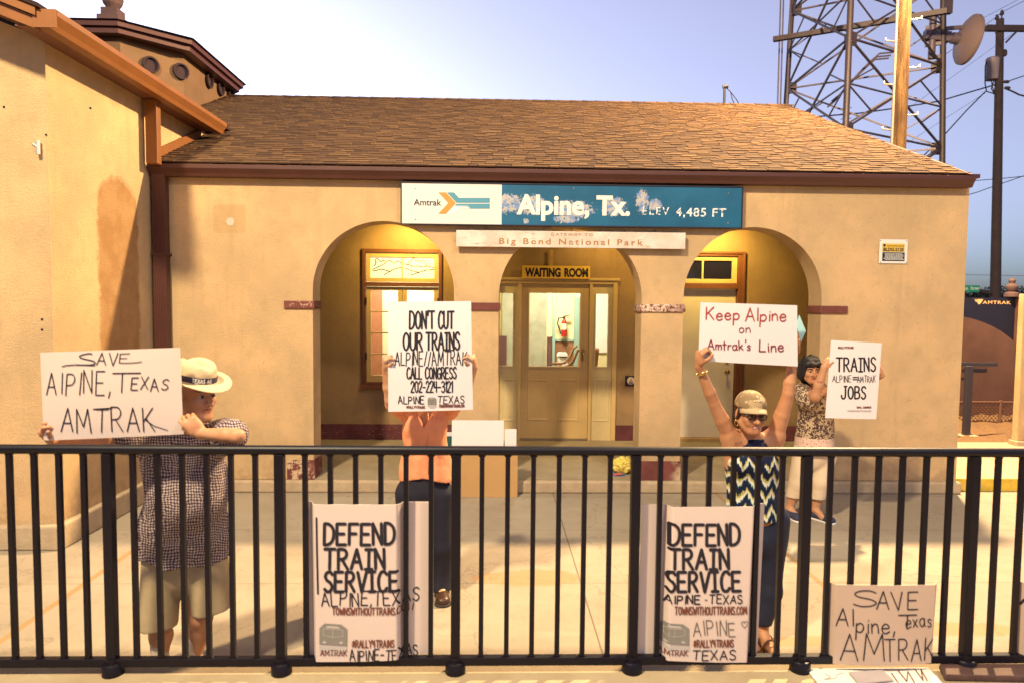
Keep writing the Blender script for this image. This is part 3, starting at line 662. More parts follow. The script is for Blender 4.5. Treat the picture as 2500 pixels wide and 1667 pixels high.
# ---- lit rooms behind the glass
M_cream = mat('cream_interior', (.80, .70, .42), .8, var=.04, vscale=2)
M_teal = mat('teal_trim', (.28, .42, .38), .6)
M_brownw = mat('brown_wainscot', (.26, .12, .06), .6, var=.25, vscale=14)
M_greyg = mat('grey_green_panel', (.34, .34, .26), .6, var=.2, vscale=5)
def rooms():
    y0 = BY+.2; YB = 12.2; xm = atY(1150, 800, 10).x; XE = 3.6
    MB().box(XL, XE, y0, YB+.3, ZS-.06, ZS+.004).build('interior_floor', mat('interior_floor', (.25, .18, .12), .5), STN)
    MB().box(XL, XE, y0, YB+.3, 3.0, 3.05).build('interior_ceiling', mat('interior_ceiling', (.75, .72, .6), .8), STN)
    MB().box(XL, xm, 11.3, 11.4, ZS, 3.0).build('office_wall', M_cream, STN)
    for a, b, c in ((xm-.05, xm+.05, YB), (XL-.05, XL, 11.3), (XE, XE+.05, YB)): MB().box(a, b, y0, c, ZS, 3.0).build('interior_partition', M_cream, STN)
    MB().box(xm, XE, YB, YB+.1, ZS, 3.0).build('waiting_room_wall', M_cream, STN)
    Q = lambda p0, p1, q0, q1, Y: pr(p0, p1, q0, q1, Y)
    def slab(name, m, px, Y, t=.04):
        a = Q(*px, Y); return MB().box(a[0], a[1], Y-t, Y, max(a[2], ZS+.005), min(a[3], 2.98)).build(name, m, STN)
    slab('interior_door', mat('interior_brown_door', (.42, .17, .08), .5, var=.12, vscale=9), (907, 934, 709, 1100), 11.295)
    slab('interior_wainscot', M_brownw, (934, 1110, 884, 1100), 11.296, .02)
    slab('chair_rail', M_teal, (934, 1110, 879, 884), 11.29, .04)
    a = Q(995, 1036, 706, 770, 10.9); mb = MB(); z = a[2]-.5
    while z < a[3]: mb.box(a[0], a[1], 10.88, 10.9, z, z+.018); z += .026
    mb.build('window_blind', mat('pale_blind', (.62, .68, .68), .6), STN)
    # waiting room
    slab('grey_interior_door', M_greyg, (1225, 1333, 690, 1100), YB-.004, .05)
    slab('wall_corner_trim', M_teal, (1347, 1353, 690, 1100), YB-.003, .09)
    slab('teal_door_frame', M_teal, (1399, 1411, 726, 1100), YB-.004, .1)
    slab('white_panel', mat('white_panel', (.85, .85, .82), .5), (1411, 1500, 690, 860), YB-.004, .03)
    slab('wainscot', M_brownw, (1353, 1399, 833, 1100), YB-.002, .02)
    slab('dark_wainscot', mat('dark_wainscot', (.11, .05, .05), .6), (1334, 1347, 822, 1100), YB-.002, .02)
    slab('rail_trim', M_teal, (1353, 1399, 827, 833), YB-.001, .04)
    slab('dark_wainscot', MATS['dark_wainscot'], (1200, 1236, 820, 1100), YB-.06, .03)
    lamp('waiting_room_light', (.95, 11.0, 2.9), 115, (1.0, .90, .62), .5, 'AREA', (.95, 11.0, 0))
    lamp('office_light', (-1.4, 10.5, 2.9), 90, (1.0, .93, .74), .5, 'AREA', (-1.4, 10.5, 0))
rooms()
# ---- porch ceiling lamps in the outer bays; middle spot added to brighten the door
M_lampglass = emit('lamp_glass', (1.0, .78, .35), 6)
for px, P_, col in ((1005, 105, (1.0, .70, .17)), (1765, 112, (1.0, .70, .17)), (1480, 26, (1.0, .70, .20))):
    x = atY(px, 580, 8.85).x
    if px != 1480: MB().lathe((x, 8.82, 3.079), [(.09, 0), (.085, -.03), (.06, -.05), (0, -.055)], 18).build('porch_lamp', M_lampglass, STN, smooth='auto', org=(x, 8.82, 3.079))
    lamp('porch_light_and_fill', (x, 8.74, 3.0), P_, col, .05, 'SPOT', (x, 9.3, 2.45), R(165), .75)
# ================================================================== SIGNS ON THE BUILDING
M_white = mat('white_sign_paint', (.66, .64, .60), .45, var=.03, vscale=3)
M_ink = mat('black_lettering', (.012, .010, .018), .5)
def fit(mb, tris, x0, x1, z0, z1, y, mi=0, shear=0.0, cap=None):
    """triangles (x, y) stretched into a box on a plane that faces the platform"""
    V, F = tris; mx, Mx = min(v[0] for v in V), max(v[0] for v in V); mz, Mz = (min(v[1] for v in V), max(v[1] for v in V)) if cap is None else cap
    mb.add([(x0+(v[0]-mx)/(Mx-mx)*(x1-x0)+shear*(v[1]-mz)/(Mz-mz), y, z0+(v[1]-mz)/(Mz-mz)*(z1-z0)) for v in V], F, mi)
def font_on(mb, text, z, x0, x1, yt, yb, Y, bold=0.0, mi=0, space=1.0, cap=None):
    a, b = atY(*z(x0, yb), Y), atY(*z(x1, yb), Y); t = atY(*z((x0+x1)/2, yt), Y)
    zb = atY(*z((x0+x1)/2, yb), Y).z
    fit(mb, font_lines(text, bold, space=space), a.x, b.x, zb, t.z, Y, mi, cap=cap)
CAPH = (0.0, .729); SEG = .35
def ribbon(mb, pts, th, mapf, mi=0):
    """marker stroke: flat quads with round joints; mapf(u, v, lift) -> point"""
    k = 0; q = [pts[0]]
    for a, b in zip(pts, pts[1:]):               # short pieces follow the bend of the sheet
        n = max(1, int(math.hypot(b[0]-a[0], b[1]-a[1])/(SEG*th)))
        q += [(a[0]+(b[0]-a[0])*i/n, a[1]+(b[1]-a[1])*i/n) for i in range(1, n+1)]
    pts = q
    for i in range(len(pts)-1):
        (x0, y0), (x1, y1) = pts[i], pts[i+1]; d = math.hypot(x1-x0, y1-y0)
        if d < 1e-6: continue
        nx, ny = -(y1-y0)/d*th/2, (x1-x0)/d*th/2; l = (k % 5)*.00005; k += 1
        mb.add([mapf(x0+nx, y0+ny, l), mapf(x1+nx, y1+ny, l), mapf(x1-nx, y1-ny, l), mapf(x0-nx, y0-ny, l)], [(0,1,2,3)], mi)
    for (x, y) in pts:
        l = .0003+(k % 5)*.00005; k += 1
        mb.add([mapf(x+math.cos(a)*th/2, y+math.sin(a)*th/2, l) for a in (0, 1.047, 2.094, 3.142, 4.189, 5.236)], [(0,1,2,3,4,5)], mi)
def strokes_into(mb, text, x0, x1, z0, z1, th, mapf, mi=0, jit=.03, gap=.2, seed=1, serif_i=False):
    ls, W = stroke_text(text, jit, gap, serif_i, seed)
    for l in ls: ribbon(mb, [(x0+(x1-x0)*p[0]/W, z0+(z1-z0)*p[1]) for p in l], th, mapf, mi)

def station_sign():
    Y = 7.125; A = atY(981, 447, Y); B = atY(1809, 556, Y); zt, zb = atY(1395, 453, Y).z, atY(1395, 551, Y).z
    xs = atY(1225, 500, Y).x
    t = thing('station_name_sign', ((A.x+B.x)/2, 7.16, zb), 'long white and peeling blue station name sign under the gutter', 'sign')
    g, mb_ = newmat('peeling_blue_panel', rough=.5, spec=.35)
    def blob(px, py, rx, rz):
        p = atY(px, py, Y)
        return g.m('SUBTRACT', 1.0, g.step(g.m('SQRT', g.m('ADD', g.m('POWER', g.m('DIVIDE', g.m('SUBTRACT', g.wx, p.x), rx), 2.0), g.m('POWER', g.m('DIVIDE', g.m('SUBTRACT', g.wz, p.z), rz), 2.0))), .35, 1.25))
    dens = blob(1235, 497, .28, .14)
    for b in ((1300, 500, .22, .15), (1400, 512, .30, .13), (1500, 505, .18, .13), (1568, 492, .10, .16), (1600, 500, .1, .08), (1385, 535, .2, .06), (1285, 540, .05, .04)): dens = g.m('MAXIMUM', dens, blob(*b))
    n = g.noise(34, 10, .78); f = g.step(g.m('ADD', g.m('MULTIPLY', dens, .34), g.m('MULTIPLY', n, 1.0)), .745, .765)
    base = g.mix(g.step(g.noise(3, 5), .3, .7), (.004, .075, .16), (.008, .105, .215))
    base = g.mix(g.m('MULTIPLY', g.step(g.noise(40, 3, .6, vec=g.scaled(3, 1, .25)), .62, .7), .3), base, (.08, .17, .28))
    under = g.mix(g.step(g.noise(16, 6, .7), .47, .56), (.42, .40, .38), (.13, .24, .52)); under = g.mix(g.step(g.noise(50, 5), .55, .62), under, (.30, .27, .26))
    g.color(g.mix(f, base, under)); g.bump(f, .4, .003)
    MB().box(xs, B.x, Y, Y+.05, zb, zt).build('blue_panel', mb_, t)
    MB().box(A.x, xs-.001, Y, Y+.05, zb, zt).build('white_panel', M_white, t)
    e = .012
    MB().box(A.x-e, A.x-.001, Y-.008, Y+.055, zb-e, zt+e).box(B.x+.001, B.x+e, Y-.008, Y+.055, zb-e, zt+e).box(A.x, B.x, Y-.008, Y+.055, zt+.001, zt+e).box(A.x, B.x, Y-.008, Y+.055, zb-e, zb-.001).build('sign_frame', mat('sign_frame_black', (.02, .015, .03), .5), t)
    z1, z2 = Zm(600, 180, 3.357), Zm(1200, 180, 3.357); yy = Y-.003
    mb = MB(); font_on(mb, 'Amtrak', z1, 1377, 1602, 1028, 1081, yy, .012, cap=CAPH); mb.build('operator_lettering', M_ink, t, fix=False)
    P = lambda pts: [(lambda q: (q.x, yy, q.z))(atY(*z1(*p), yy)) for p in pts]
    MB().prism(P([(1578,975),(1640,975),(1722,1062),(1640,1150),(1578,1150),(1660,1062)]), (0, .002, 0)).build('orange_arrow', mat('sign_orange', (.52, .25, .05), .5), t)
    g2, mt = newmat('sign_teal', rough=.5)
    f = g2.step(g2.m('ADD', g2.noise(30, 6, .7), g2.m('MULTIPLY', g2.band(g2.wx, atY(1080, 520, Y).x-.05, atY(1145, 520, Y).x, .06), .3)), .62, .66)
    f = g2.m('MULTIPLY', f, g2.m('SUBTRACT', 1.0, g2.step(g2.wz, atY(1100, 508, Y).z, atY(1100, 500, Y).z))); g2.color(g2.mix(f, (.08, .26, .36), (.7, .68, .72)))
    MB().prism(P([(1648,975),(1706,975),(1748,1020),(2000,1020),(2000,1060),(1728,1060)]), (0, .002, 0)).prism(P([(1728,1068),(2000,1068),(2000,1108),(1752,1108),(1708,1150),(1655,1150)]), (0, .002, 0)).build('blue_stripes', mt, t)
    mw = mat('white_sign_letters', (.70, .68, .64), .5)
    mb = MB(); font_on(mb, 'Alpine, Tx.', z2, 205, 1135, 994, 1154, yy, .035, cap=CAPH); mb.build('place_lettering', mw, t, fix=False)
    gw, mworn = newmat('worn_white_letters', rough=.6)
    gw.color(gw.mix(gw.step(gw.noise(34, 5, .7), .54, .57), (.74, .74, .74), (.02, .10, .19)))
    mb = MB(); font_on(mb, 'ELEV', z2, 1237, 1455, 1092, 1158, yy, .008, cap=CAPH, space=1.3); font_on(mb, '4,485 FT', z2, 1507, 1922, 1100, 1172, yy, .014, cap=CAPH, space=1.1); mb.build('elevation_lettering', mworn, t, fix=False)
    mb = MB()
    for px, py in ((1014, 461), (1014, 536), (1400, 461), (1778, 473), (1778, 546)):
        q = atY(px, py, Y); mb.lathe((q.x, Y+.001, q.z), [(.008, 0), (.007, .004), (0, .006)], 10, axis=(0, -1, 0))
    mb.build('screw', M_screw, t)
station_sign()

def gateway_sign():
    Y = 7.115; A, B = atY(1114, 561, Y), atY(1674, 570, Y); zb, zt = atY(1395, 605.5, Y).z, atY(1395, 565.5, Y).z
    t = thing('park_gateway_sign', ((A.x+B.x)/2, Y, zb), 'weathered white wooden board with faded lettering hanging on hooks below the blue sign', 'sign')
    g, m = newmat('weathered_white_board', rough=.85)
    f = g.step(g.m('ADD', g.noise(6, 8, .75, vec=g.scaled(1, 1, 9)), g.m('MULTIPLY', g.noise(2.2, 3), .3)), .74, .80)
    c = g.mix(g.step(g.noise(5, 6), .35, .7), (.54, .46, .39), (.66, .60, .54)); g.color(g.mix(g.m('MULTIPLY', f, .9), c, (.34, .22, .12))); g.bump(g.noise(14, 6, .7, vec=g.scaled(1, 1, 8)), .35, .006)
    MB().box(A.x, B.x, Y, Y+.03, zb, zt).build('board', m, t, bevel=.003)
    gl, ml = newmat('faded_brown_letters', rough=.8)
    gl.color(gl.mix(gl.step(gl.noise(26, 6, .7), .58, .70), (.34, .175, .06), (.72, .62, .52)))
    z = Zm(1150, 540, 3.92); mb = MB()
    font_on(mb, 'Big Bend National Park', z, 268, 1645, 168, 226, Y-.0025, .012, cap=CAPH, space=1.35)
    font_on(mb, 'GATEWAY TO', z, 766, 1165, 116, 144, Y-.0025, .0, cap=CAPH, space=1.3); mb.build('lettering', ml, t, fix=False)
    for px, pz in ((1186, 556), (1395, 558), (1598, 561)):
        q = atY(px, pz, Y); pts = [(q.x+.012*math.cos(a), Y+.012, zt+.016+.014*math.sin(a)) for a in [R(k*30) for k in range(-2, 8)]]
        MB().tube(pts, .0028, 6).tube([(q.x, Y+.012, zt-.002), (q.x, Y+.012, zt+.004)], .004, 6).build('hook', M_black, t)
gateway_sign()

def waiting_sign():
    Y = BY-.075; z = Zm(1150, 540, 3.92); A, B = atY(*z(490, 490), Y), atY(*z(1140, 490), Y); zt, zb = atY(*z(815, 430), Y).z, atY(*z(815, 552), Y).z
    t = thing('waiting_room_sign', ((A.x+B.x)/2, Y, zb), 'small yellow board lettered WAITING ROOM above the tan glazed door', 'sign')
    MB().box(A.x, B.x, Y, Y+.018, zb, zt).build('board', mat('ochre_sign_paint', (.66, .40, .055), .5, var=.06, vscale=8), t, bevel=.002)
    mb = MB(); font_on(mb, 'WAITING', z, 515, 858, 449, 530, Y-.002, .05, cap=CAPH); font_on(mb, 'ROOM', z, 893, 1120, 453, 532, Y-.002, .05, cap=CAPH); mb.build('lettering', M_ink, t, fix=False)
    q = atY(*z(770, 430), Y); MB().box(q.x-.022, q.x+.022, Y+.02, Y+.024, zt-.03, atY(*z(770, 280), BY).z).box(q.x-.022, q.x+.022, Y+.025, BY+.002, zt-.02, zt-.012).build('hanger_strap', mat('painted_strap', (.42, .24, .1), .6, var=.2, vscale=10), t)
waiting_sign()

def plate():
    Y = FY-.012; z = Zm(1900, 400, 3.92); A, B = atY(*z(968, 840), Y), atY(*z(1238, 840), Y); zt, zb = atY(*z(1100, 726), Y).z, atY(*z(1100, 956), Y).z
    t = thing('building_number_plate', ((A.x+B.x)/2, Y, zb), 'square white metal plate with yellow and black panels on the right wall', 'sign')
    MB().box(A.x, B.x, Y, Y+.006, zb, zt).build('plate', M_white, t, bevel=.002)
    def rect(n, m, x0, x1, y0, y1, Yp):
        a, b = atY(*z(x0, y1), Yp), atY(*z(x1, y0), Yp); return MB().box(a.x, b.x, Yp, Yp+.0015, a.z, b.z).build(n, m, t)
    rect('yellow_panel', mat('plate_yellow', (.62, .40, .05), .5), 995, 1212, 768, 845, Y-.002)
    rect('black_panel', mat('plate_black', (.015, .015, .03), .5), 995, 1211, 852, 932, Y-.002)
    mb = MB(); font_on(mb, 'BLDG-2125', z, 1006, 1200, 806, 838, Y-.004, .035, cap=CAPH); font_on(mb, 'UNION PACIFIC RAILROAD', z, 1040, 1206, 783, 795, Y-.004, .01, cap=CAPH)
    s = [atY(*z(x, y), Y-.004) for x, y in ((1006, 770), (1028, 770), (1029, 784), (1017, 799), (1005, 784))]; mb.prism([(p.x, Y-.004, p.z) for p in s], (0, .001, 0))
    mb.build('lettering', M_ink, t, fix=False)
    mb = MB(); g = random.Random(5)
    for k in range(6):
        x = 1012+g.uniform(-6, 14); xe = 1198-g.uniform(-4, 16)
        while x < xe:
            w = g.uniform(8, 22); a, b = atY(*z(x, 868+k*11), Y-.004), atY(*z(min(x+w, xe), 862+k*11), Y-.004); mb.box(a.x, b.x, Y-.004, Y-.003, a.z, b.z); x += w+4
    mb.build('small_print', mat('plate_small_print', (.6, .58, .55), .5), t)
    mb = MB()
    for x, y in ((980, 738), (1228, 740), (980, 944), (1226, 946)):
        q = atY(*z(x, y), Y); mb.lathe((q.x, Y, q.z), [(.006, 0), (.005, .004)], 8, axis=(0, -1, 0))
    mb.build('screw', M_screw, t)
plate()
def push_plate():
    Y = BY-.03; c = atY(1540, 929, Y); r = .062
    t = thing('door_push_button', (c.x, Y, c.z-r), 'black box with round wheelchair push button beside the tan door', 'push button')
    MB().box(c.x-r-.01, c.x+r+.01, Y, BY-.001, c.z-r-.01, c.z+r+.01).build('box', M_black, t, bevel=.008)
    MB().lathe((c.x, Y+.002, c.z), [(.052, 0), (.052, .008), (.048, .012), (0, .013)], 24, axis=(0, -1, 0)).build('button', mat('button_cream', (.66, .52, .40), .35), t)
    mb = MB(); yy = Y-.0125; f = lambda u, v, l: (c.x+u, yy-l, c.z+v)
    for l in ([(-.004, .034), (-.004, .012), (.012, .012), (.016, -.002)], [(-.004, .024), (.008, .024)], [(-.012, .014), (-.017, .002), (-.008, -.008), (.004, -.006), (.009, .002)]): ribbon(mb, l, .004, f)
    strokes_into(mb, 'PRESS', -.026, .026, -.024, -.012, .0035, f, jit=0); strokes_into(mb, 'TO OPEN', -.024, .024, -.042, -.031, .003, f, jit=0)
    mb.build('button_symbol', M_ink, t, fix=False)
push_plate()

# ================================================================== THINGS IN THE WAITING ROOM
def extinguisher():
    Y = 12.08; q = atY(1377, 822, Y); h = (atY(1377, 770, Y).z-q.z)
    t = thing('fire_extinguisher', (q.x, Y, q.z), 'red fire extinguisher with black hose on the cream wall behind the door glass', 'fire extinguisher')
    MB().lathe(q, [(.0, 0), (.046, .004), (.05, .02), (.05, h*.62), (.042, h*.72), (.022, h*.8), (.02, h*.84)], 18).build('cylinder', mat('red_enamel', (.42, .02, .012), .35), t, smooth='auto')
    MB().lathe((q.x, Y, q.z+h*.33), [(.0512, 0), (.0512, h*.28)], 18).build('label_wrap', mat('pale_label', (.7, .66, .5), .5), t, smooth='auto')
    MB().box(q.x-.02, q.x+.02, Y-.02, Y+.02, q.z+h*.84, q.z+h*.92).bar((q.x-.02, Y, q.z+h*.93), (q.x+.11, Y, q.z+h*1.02), .018).bar((q.x, Y, q.z+h*.9), (q.x+.1, Y, q.z+h*.9), .014).build('valve', M_black, t)
    MB().tube([(q.x-.02, Y-.01, q.z+h*.88), (q.x-.1, Y-.01, q.z+h*.86), (q.x-.12, Y-.01, q.z+h*.6), (q.x-.075, Y-.02, q.z+h*.3), (q.x-.066, Y-.03, q.z+h*.12)], .012, 8).build('hose', M_black, t, smooth=True)
extinguisher()
def bin_chair():
    Y = 11.5; a, b = atY(1362, 893, Y), atY(1387, 862, Y)
    t = thing('waste_bin', ((a.x+b.x)/2, Y+.1, ZS+.005), 'white swing-top waste bin by the brown wainscot inside', 'waste bin')
    mw = mat('white_plastic', (.8, .8, .78), .4); z0, z1 = ZS+.005, b.z
    MB().prism([(a.x+.02, Y, z0), (b.x-.02, Y, z0), (b.x, Y, z1-.05), (a.x, Y, z1-.05)], (0, .22, 0)).build('body', mw, t, bevel=.01)
    MB().prism([(a.x-.005, Y-.01, z1-.05), (b.x+.005, Y-.01, z1-.05), (b.x-.02, Y-.01, z1), (a.x+.02, Y-.01, z1)], (0, .24, 0)).build('lid', mw, t)
    MB().box(a.x+.03, b.x-.03, Y-.014, Y-.009, z1-.075, z1-.058).build('lid_gap', M_black, t)
    Y = 10.9; c = atY(1400, 900, Y); zs = atY(1385, 890, Y).z; zt = atY(1395, 852, Y).z
    t = thing('waiting_room_chair', (c.x, Y, ZS+.005), 'brown wooden armchair with curved arm seen through the door glass', 'chair')
    ml = mat('brown_leather', (.30, .15, .06), .4, var=.2); mwood = mat('chair_wood', (.20, .10, .04), .4)
    x0, x1 = c.x-.18, c.x+.36
    MB().box(x0, x1, Y, Y+.5, ZS+.36, ZS+.46).build('seat', ml, t, bevel=.02)
    MB().prism([(x0+.24, Y+.02, ZS+.46), (x1, Y+.02, ZS+.46), (x1+.06, Y+.02, zt+.02), (x0+.34, Y+.02, zt+.02)], (0, .46, 0)).build('backrest', ml, t, bevel=.03)
    for yy in (Y-.03, Y+.53):
        MB().tube([(x0-.12, yy, zs-.03), (x0+.02, yy, zs-.025), (x0+.1, yy, zs-.01), (x0+.17, yy, zs+.06), (x0+.24, yy, zt-.02), (x0+.3, yy, zt+.02)], .022, 8).build('arm', mwood, t, smooth=True)
        for xx in (x0+.02, x1-.02): MB().bar((xx, yy, ZS+.005), (xx, yy, zs-.03 if xx < c.x else ZS+.46), .04, .04, (0, 1, 0)).build('leg', mwood, t)
bin_chair()

# ================================================================== THINGS ON THE PORCH STEP
M_card = mat('brown_cardboard', (.46, .27, .11), .8, var=.05, vscale=3)
M_board = mat('white_poster_board', (.70, .68, .69), .5, var=.015)
def box_of_boards():
    Yf, Yb = 7.0, 7.125; a, b = atY(1104, 1210, Yf).x, atY(1263, 1210, Yf).x; zt = atY(1180, 1088, Yf).z
    t = thing('cardboard_box', ((a+b)/2, 7.06, 0), 'flat upright cardboard box open at the top against the porch step', 'box')
    MB().box(a, b, Yf, Yf+.006, .001, zt).box(a, b, Yb-.006, Yb, .001, zt+.004).box(a, a+.006, Yf+.006, Yb-.006, .001, zt).box(b-.006, b, Yf+.006, Yb-.006, .001, zt).box(a+.006, b-.006, Yf+.006, Yb-.006, .001, .008).build('carton', M_card, t)
    z = Zm(1000, 1000, 3.92); mb = MB(); f = lambda u, v, l: (u, Yf-.002-l, v)
    for x0, x1, y0, y1 in ((535, 566, 350, 376), (592, 626, 350, 370)):
        p, q = atY(*z(x0, y1), Yf), atY(*z(x1, y0), Yf)
        for k in range(3): mb.box(p.x+(q.x-p.x)*k*.36, p.x+(q.x-p.x)*(k*.36+.2), Yf-.003, Yf-.001, p.z, q.z)
        mb.box(p.x, q.x, Yf-.0035, Yf-.0005, q.z-.007, q.z)
    mb.build('blue_print', mat('blue_print', (.02, .03, .16), .6), t)
    mb = MB()
    for (x0, x1, y0) in ((385, 430, 625), (385, 430, 640), (505, 550, 640), (505, 550, 655), (985, 1035, 490), (985, 1035, 505), (985, 1035, 518)):
        p, q = atY(*z(x0, y0+4), Yf), atY(*z(x1, y0), Yf); mb.box(max(p.x, a+.01), min(q.x, b-.01), Yf-.002, Yf-.0005, p.z, q.z)
    mb.build('red_tape_print', mat('pink_print', (.5, .25, .16), .7), t)
    def card(label, px, Y, m, extra=.25):
        p, q = atY(px[0], px[3], Y), atY(px[1], px[2], Y)
        o = MB().box(p.x, q.x, Y, Y+.006, max(p.z-extra, .02), q.z).build('poster_board', m, None); return prop(o, label, 'poster board', 'blank boards standing in the cardboard box')
    card('large blank white board at the front of the cardboard box', (1103, 1230, 1025.5, 1086), 7.02, M_board)
    card('small blank white board at the right end of the cardboard box', (1232, 1261, 1046.5, 1086), 7.035, M_board)
    card('thin dark green edged board behind the woman in orange', (1086, 1103, 1064, 1090), 7.09, mat('dark_green_board', (.02, .09, .09), .5))
    card('white strip edge of a board behind the orange shirt', (1084, 1104, 1054, 1062), 7.105, MATS['white_poster_board'], .2)
box_of_boards()
def plastic_bag():
    c = atY(1520, 1142, 7.5); g = random.Random(3); bm = bmesh.new(); bmesh.ops.create_icosphere(bm, subdivisions=4, radius=1)
    from mathutils import noise
    for v in bm.verts:
        n = v.co.normalized(); d = 1+.32*noise.noise(n*2.1)+.22*abs(noise.noise(n*5+Vector((3,1,2))))-.15*abs(noise.noise(n*9))
        v.co = Vector((n.x*.115*d, n.y*.10*d, max(n.z*.095*d, -.07)))
    me = bpy.data.meshes.new('plastic_bag'); bm.to_mesh(me); bm.free()
    m = mat('yellow_plastic', (.62, .50, .11), .35, var=.15, vscale=20, bump=.2, bscale=30); me.materials.append(m)
    o = bpy.data.objects.new('plastic_bag', me); COL.objects.link(o); place(o, (c.x, 7.5, ZS+.09), None); prop(o, 'crumpled yellow plastic bag on the porch floor by the pier', 'bag')
    p = atY(1512, 1163, 7.38)
    mr, mbl = mat('red_leaflet', (.5, .12, .08), .5), mat('blue_leaflet', (.06, .12, .4), .5)
    o = MB().obox((p.x-.06, 7.34, ZS+.006), (.13, .03, 0), (-.02, .09, .01), (0, 0, .004)).build('leaflet', mbl); prop(o, 'blue leaflet under the yellow plastic bag', 'leaflet', 'leaflets by the bag')
    o = MB().obox((p.x-.07, 7.35, ZS+.013), (.1, .0, .012), (.0, .07, .0), (0, 0, .004)).build('leaflet', mr); prop(o, 'red and white leaflet lying on the blue one', 'leaflet', 'leaflets by the bag')
plastic_bag()

# ================================================================== TOWER, POLES, WIRES BEYOND THE ROOF
def tower():
    v = ray(2088, 300); a0 = math.atan2(v.x, v.y); Dc = 20.0; C0 = Vector((Dc*math.sin(a0), Dc*math.cos(a0), 0))
    fw = Vector((math.sin(a0), math.cos(a0), 0)); rt = Vector((math.cos(a0), -math.sin(a0), 0))
    t = thing('lattice_tower', (C0.x, C0.y, 0), 'tall three-legged steel lattice radio tower behind the roof', 'tower')
    mt = mat('weathered_tower_steel', (.024, .016, .020), .55, var=.25, vscale=2.5, metal=.3); md = mat('dark_tower_steel', (.06, .045, .06), .5, metal=.3)
    ang = [R(-5), R(115), R(-125)]
    def leg(k, z): r = 2.144*(1+.018*(8.9-z)); return C0 + rt*(r*math.sin(ang[k])) - fw*(r*math.cos(ang[k])) + Vector((0, 0, z))
    Zs = [.0, 2.0, 4.05, 6.1, 8.17, 10.3, 12.4, 14.4]
    for k in range(3): MB().tube([leg(k, z) for z in Zs], .072, 14).build('leg', mt, t, smooth=True)
    for i, j in ((0, 1), (1, 2), (2, 0)):
        mb = MB()
        for n in range(1, len(Zs)-1):
            za, zb = Zs[n], Zs[n+1]; zm = (za+zb)/2
            for (p, q) in ((i, j), (j, i)): mb.bar(leg(p, za), leg(q, zb), .046, .04)
            X = (leg(i, zm)+leg(j, zm))/2
            mb.bar(leg(i, za), leg(j, za), .04, .04)
            if i != 1: mb.bar(leg(i, zm), X, .032).bar(X, leg(j, zm), .032)
            for p, q in ((i, j), (j, i)):
                mb.bar(leg(p, zm), leg(p, za)*.75+leg(q, zb)*.25, .028); mb.bar(leg(p, zm), leg(p, zb)*.75+leg(q, za)*.25, .028)
        mb.build('face_bracing', mt if i != 1 else md, t)
        for n in range(3, len(Zs)-2):
            for p in (i, j):
                mb = MB()
                dr = (leg(j, Zs[n])-leg(i, Zs[n])).normalized()*(1 if p == i else -1); A = leg(p, Zs[n])
                mb.obox(A-Vector((0, 0, .16)), dr*.26, Vector((0, 0, .32)), dr.cross(Vector((0, 0, 1)))*.015); mb.build('gusset_plate', mt, t)
    A, B = atY(1888, 97, 18.3), atY(2316, 27, 16.2)
    mb = MB().bar(A, B, .12, .12); mb.bar((B.x, B.y, B.z-.07), (B.x, B.y, B.z+1.5), .12, .12, (0, 1, 0)); mb.build('mount_beam', mt, t)
    mb = MB()
    for px in (1905, 1912, 1929):
        a, b = atY(px+2, -40, 19.2), atY(px-8, 300, 19.2); mb.tube([a, b], .02, 6)
    mb.build('feed_cable', md, t)
    mb = MB(); pts = [atY(*Zm(1800, 0, 3.357)(x, y), 17.6) for x, y in ((1240, 480), (1130, 490), (1050, 560), (980, 630), (880, 740), (800, 830), (740, 880))]
    for dz in (0, .07, .15): mb.tube([p+Vector((dz*.7, 0, dz)) for p in pts], .022, 6)
    mb.build('cable_bundle', md, t)
    mb = MB()   # climbing pegs
    for k in range(40):
        p = leg(0, 5.6+k*.12*1.0) if k < 9 else leg(1, 4.3+(k-9)*.1)
        if k < 22: mb.tube([p-rt*.12, p+rt*.12], .008, 5)
    mb.build('step_bolts', mt, t)
    # ---- dish
    cd = atY(2364, 98, 17.6); nrm = (rt*.93 + fw*.36 - Vector((0, 0, .14))).normalized()
    d = thing('dish_antenna', (cd.x, cd.y, cd.z-.6), 'round grey microwave dish clamped to the right leg of the tower', 'antenna')
    s = 115*17.6/1667/2; mdsh = mat('grey_dish', (.085, .058, .062), .6, var=.08)
    MB().lathe(cd-nrm*.26, [(.1*s, 0), (.3*s, .03), (.6*s, .09), (.88*s, .17), (1.0*s, .23), (1.0*s, .30), (.97*s, .32), (0, .34)], 36, axis=nrm).build('reflector', mdsh, d, smooth='auto')
    h = cd-nrm*.27
    MB().lathe(h-nrm*.36, [(.09, 0), (.10, .02), (.10, .2), (.14, .22), (.14, .38)], 16, axis=nrm).build('hub', md, d, smooth='auto')
    pp = h-nrm*.62+Vector((0, 0, 0)); rl = leg(1, pp.z)
    MB().tube([(pp.x, pp.y, pp.z-.58), (pp.x, pp.y, pp.z+.62)], .085, 14).build('mount_pipe', md, d, smooth='auto')
    mb = MB().bar(pp-nrm*.2, h-nrm*.2, .20, .24)
    for dz in (-.22, .22): mb.bar(pp+Vector((0, 0, dz))-rt*.16, pp+Vector((0, 0, dz))+rt*.2, .07, .08)
    mb.build('bracket', md, d)
    for dz in (-.55, .55): MB().bar(pp+Vector((0, 0, dz)), leg(1, pp.z+dz), .08, .09).build('standoff_arm', md, d)
    MB().bar(pp+Vector((0, 0, .15)), h+nrm*.12+Vector((0, 0, .3)), .06, .09).build('brace', md, d)
tower()

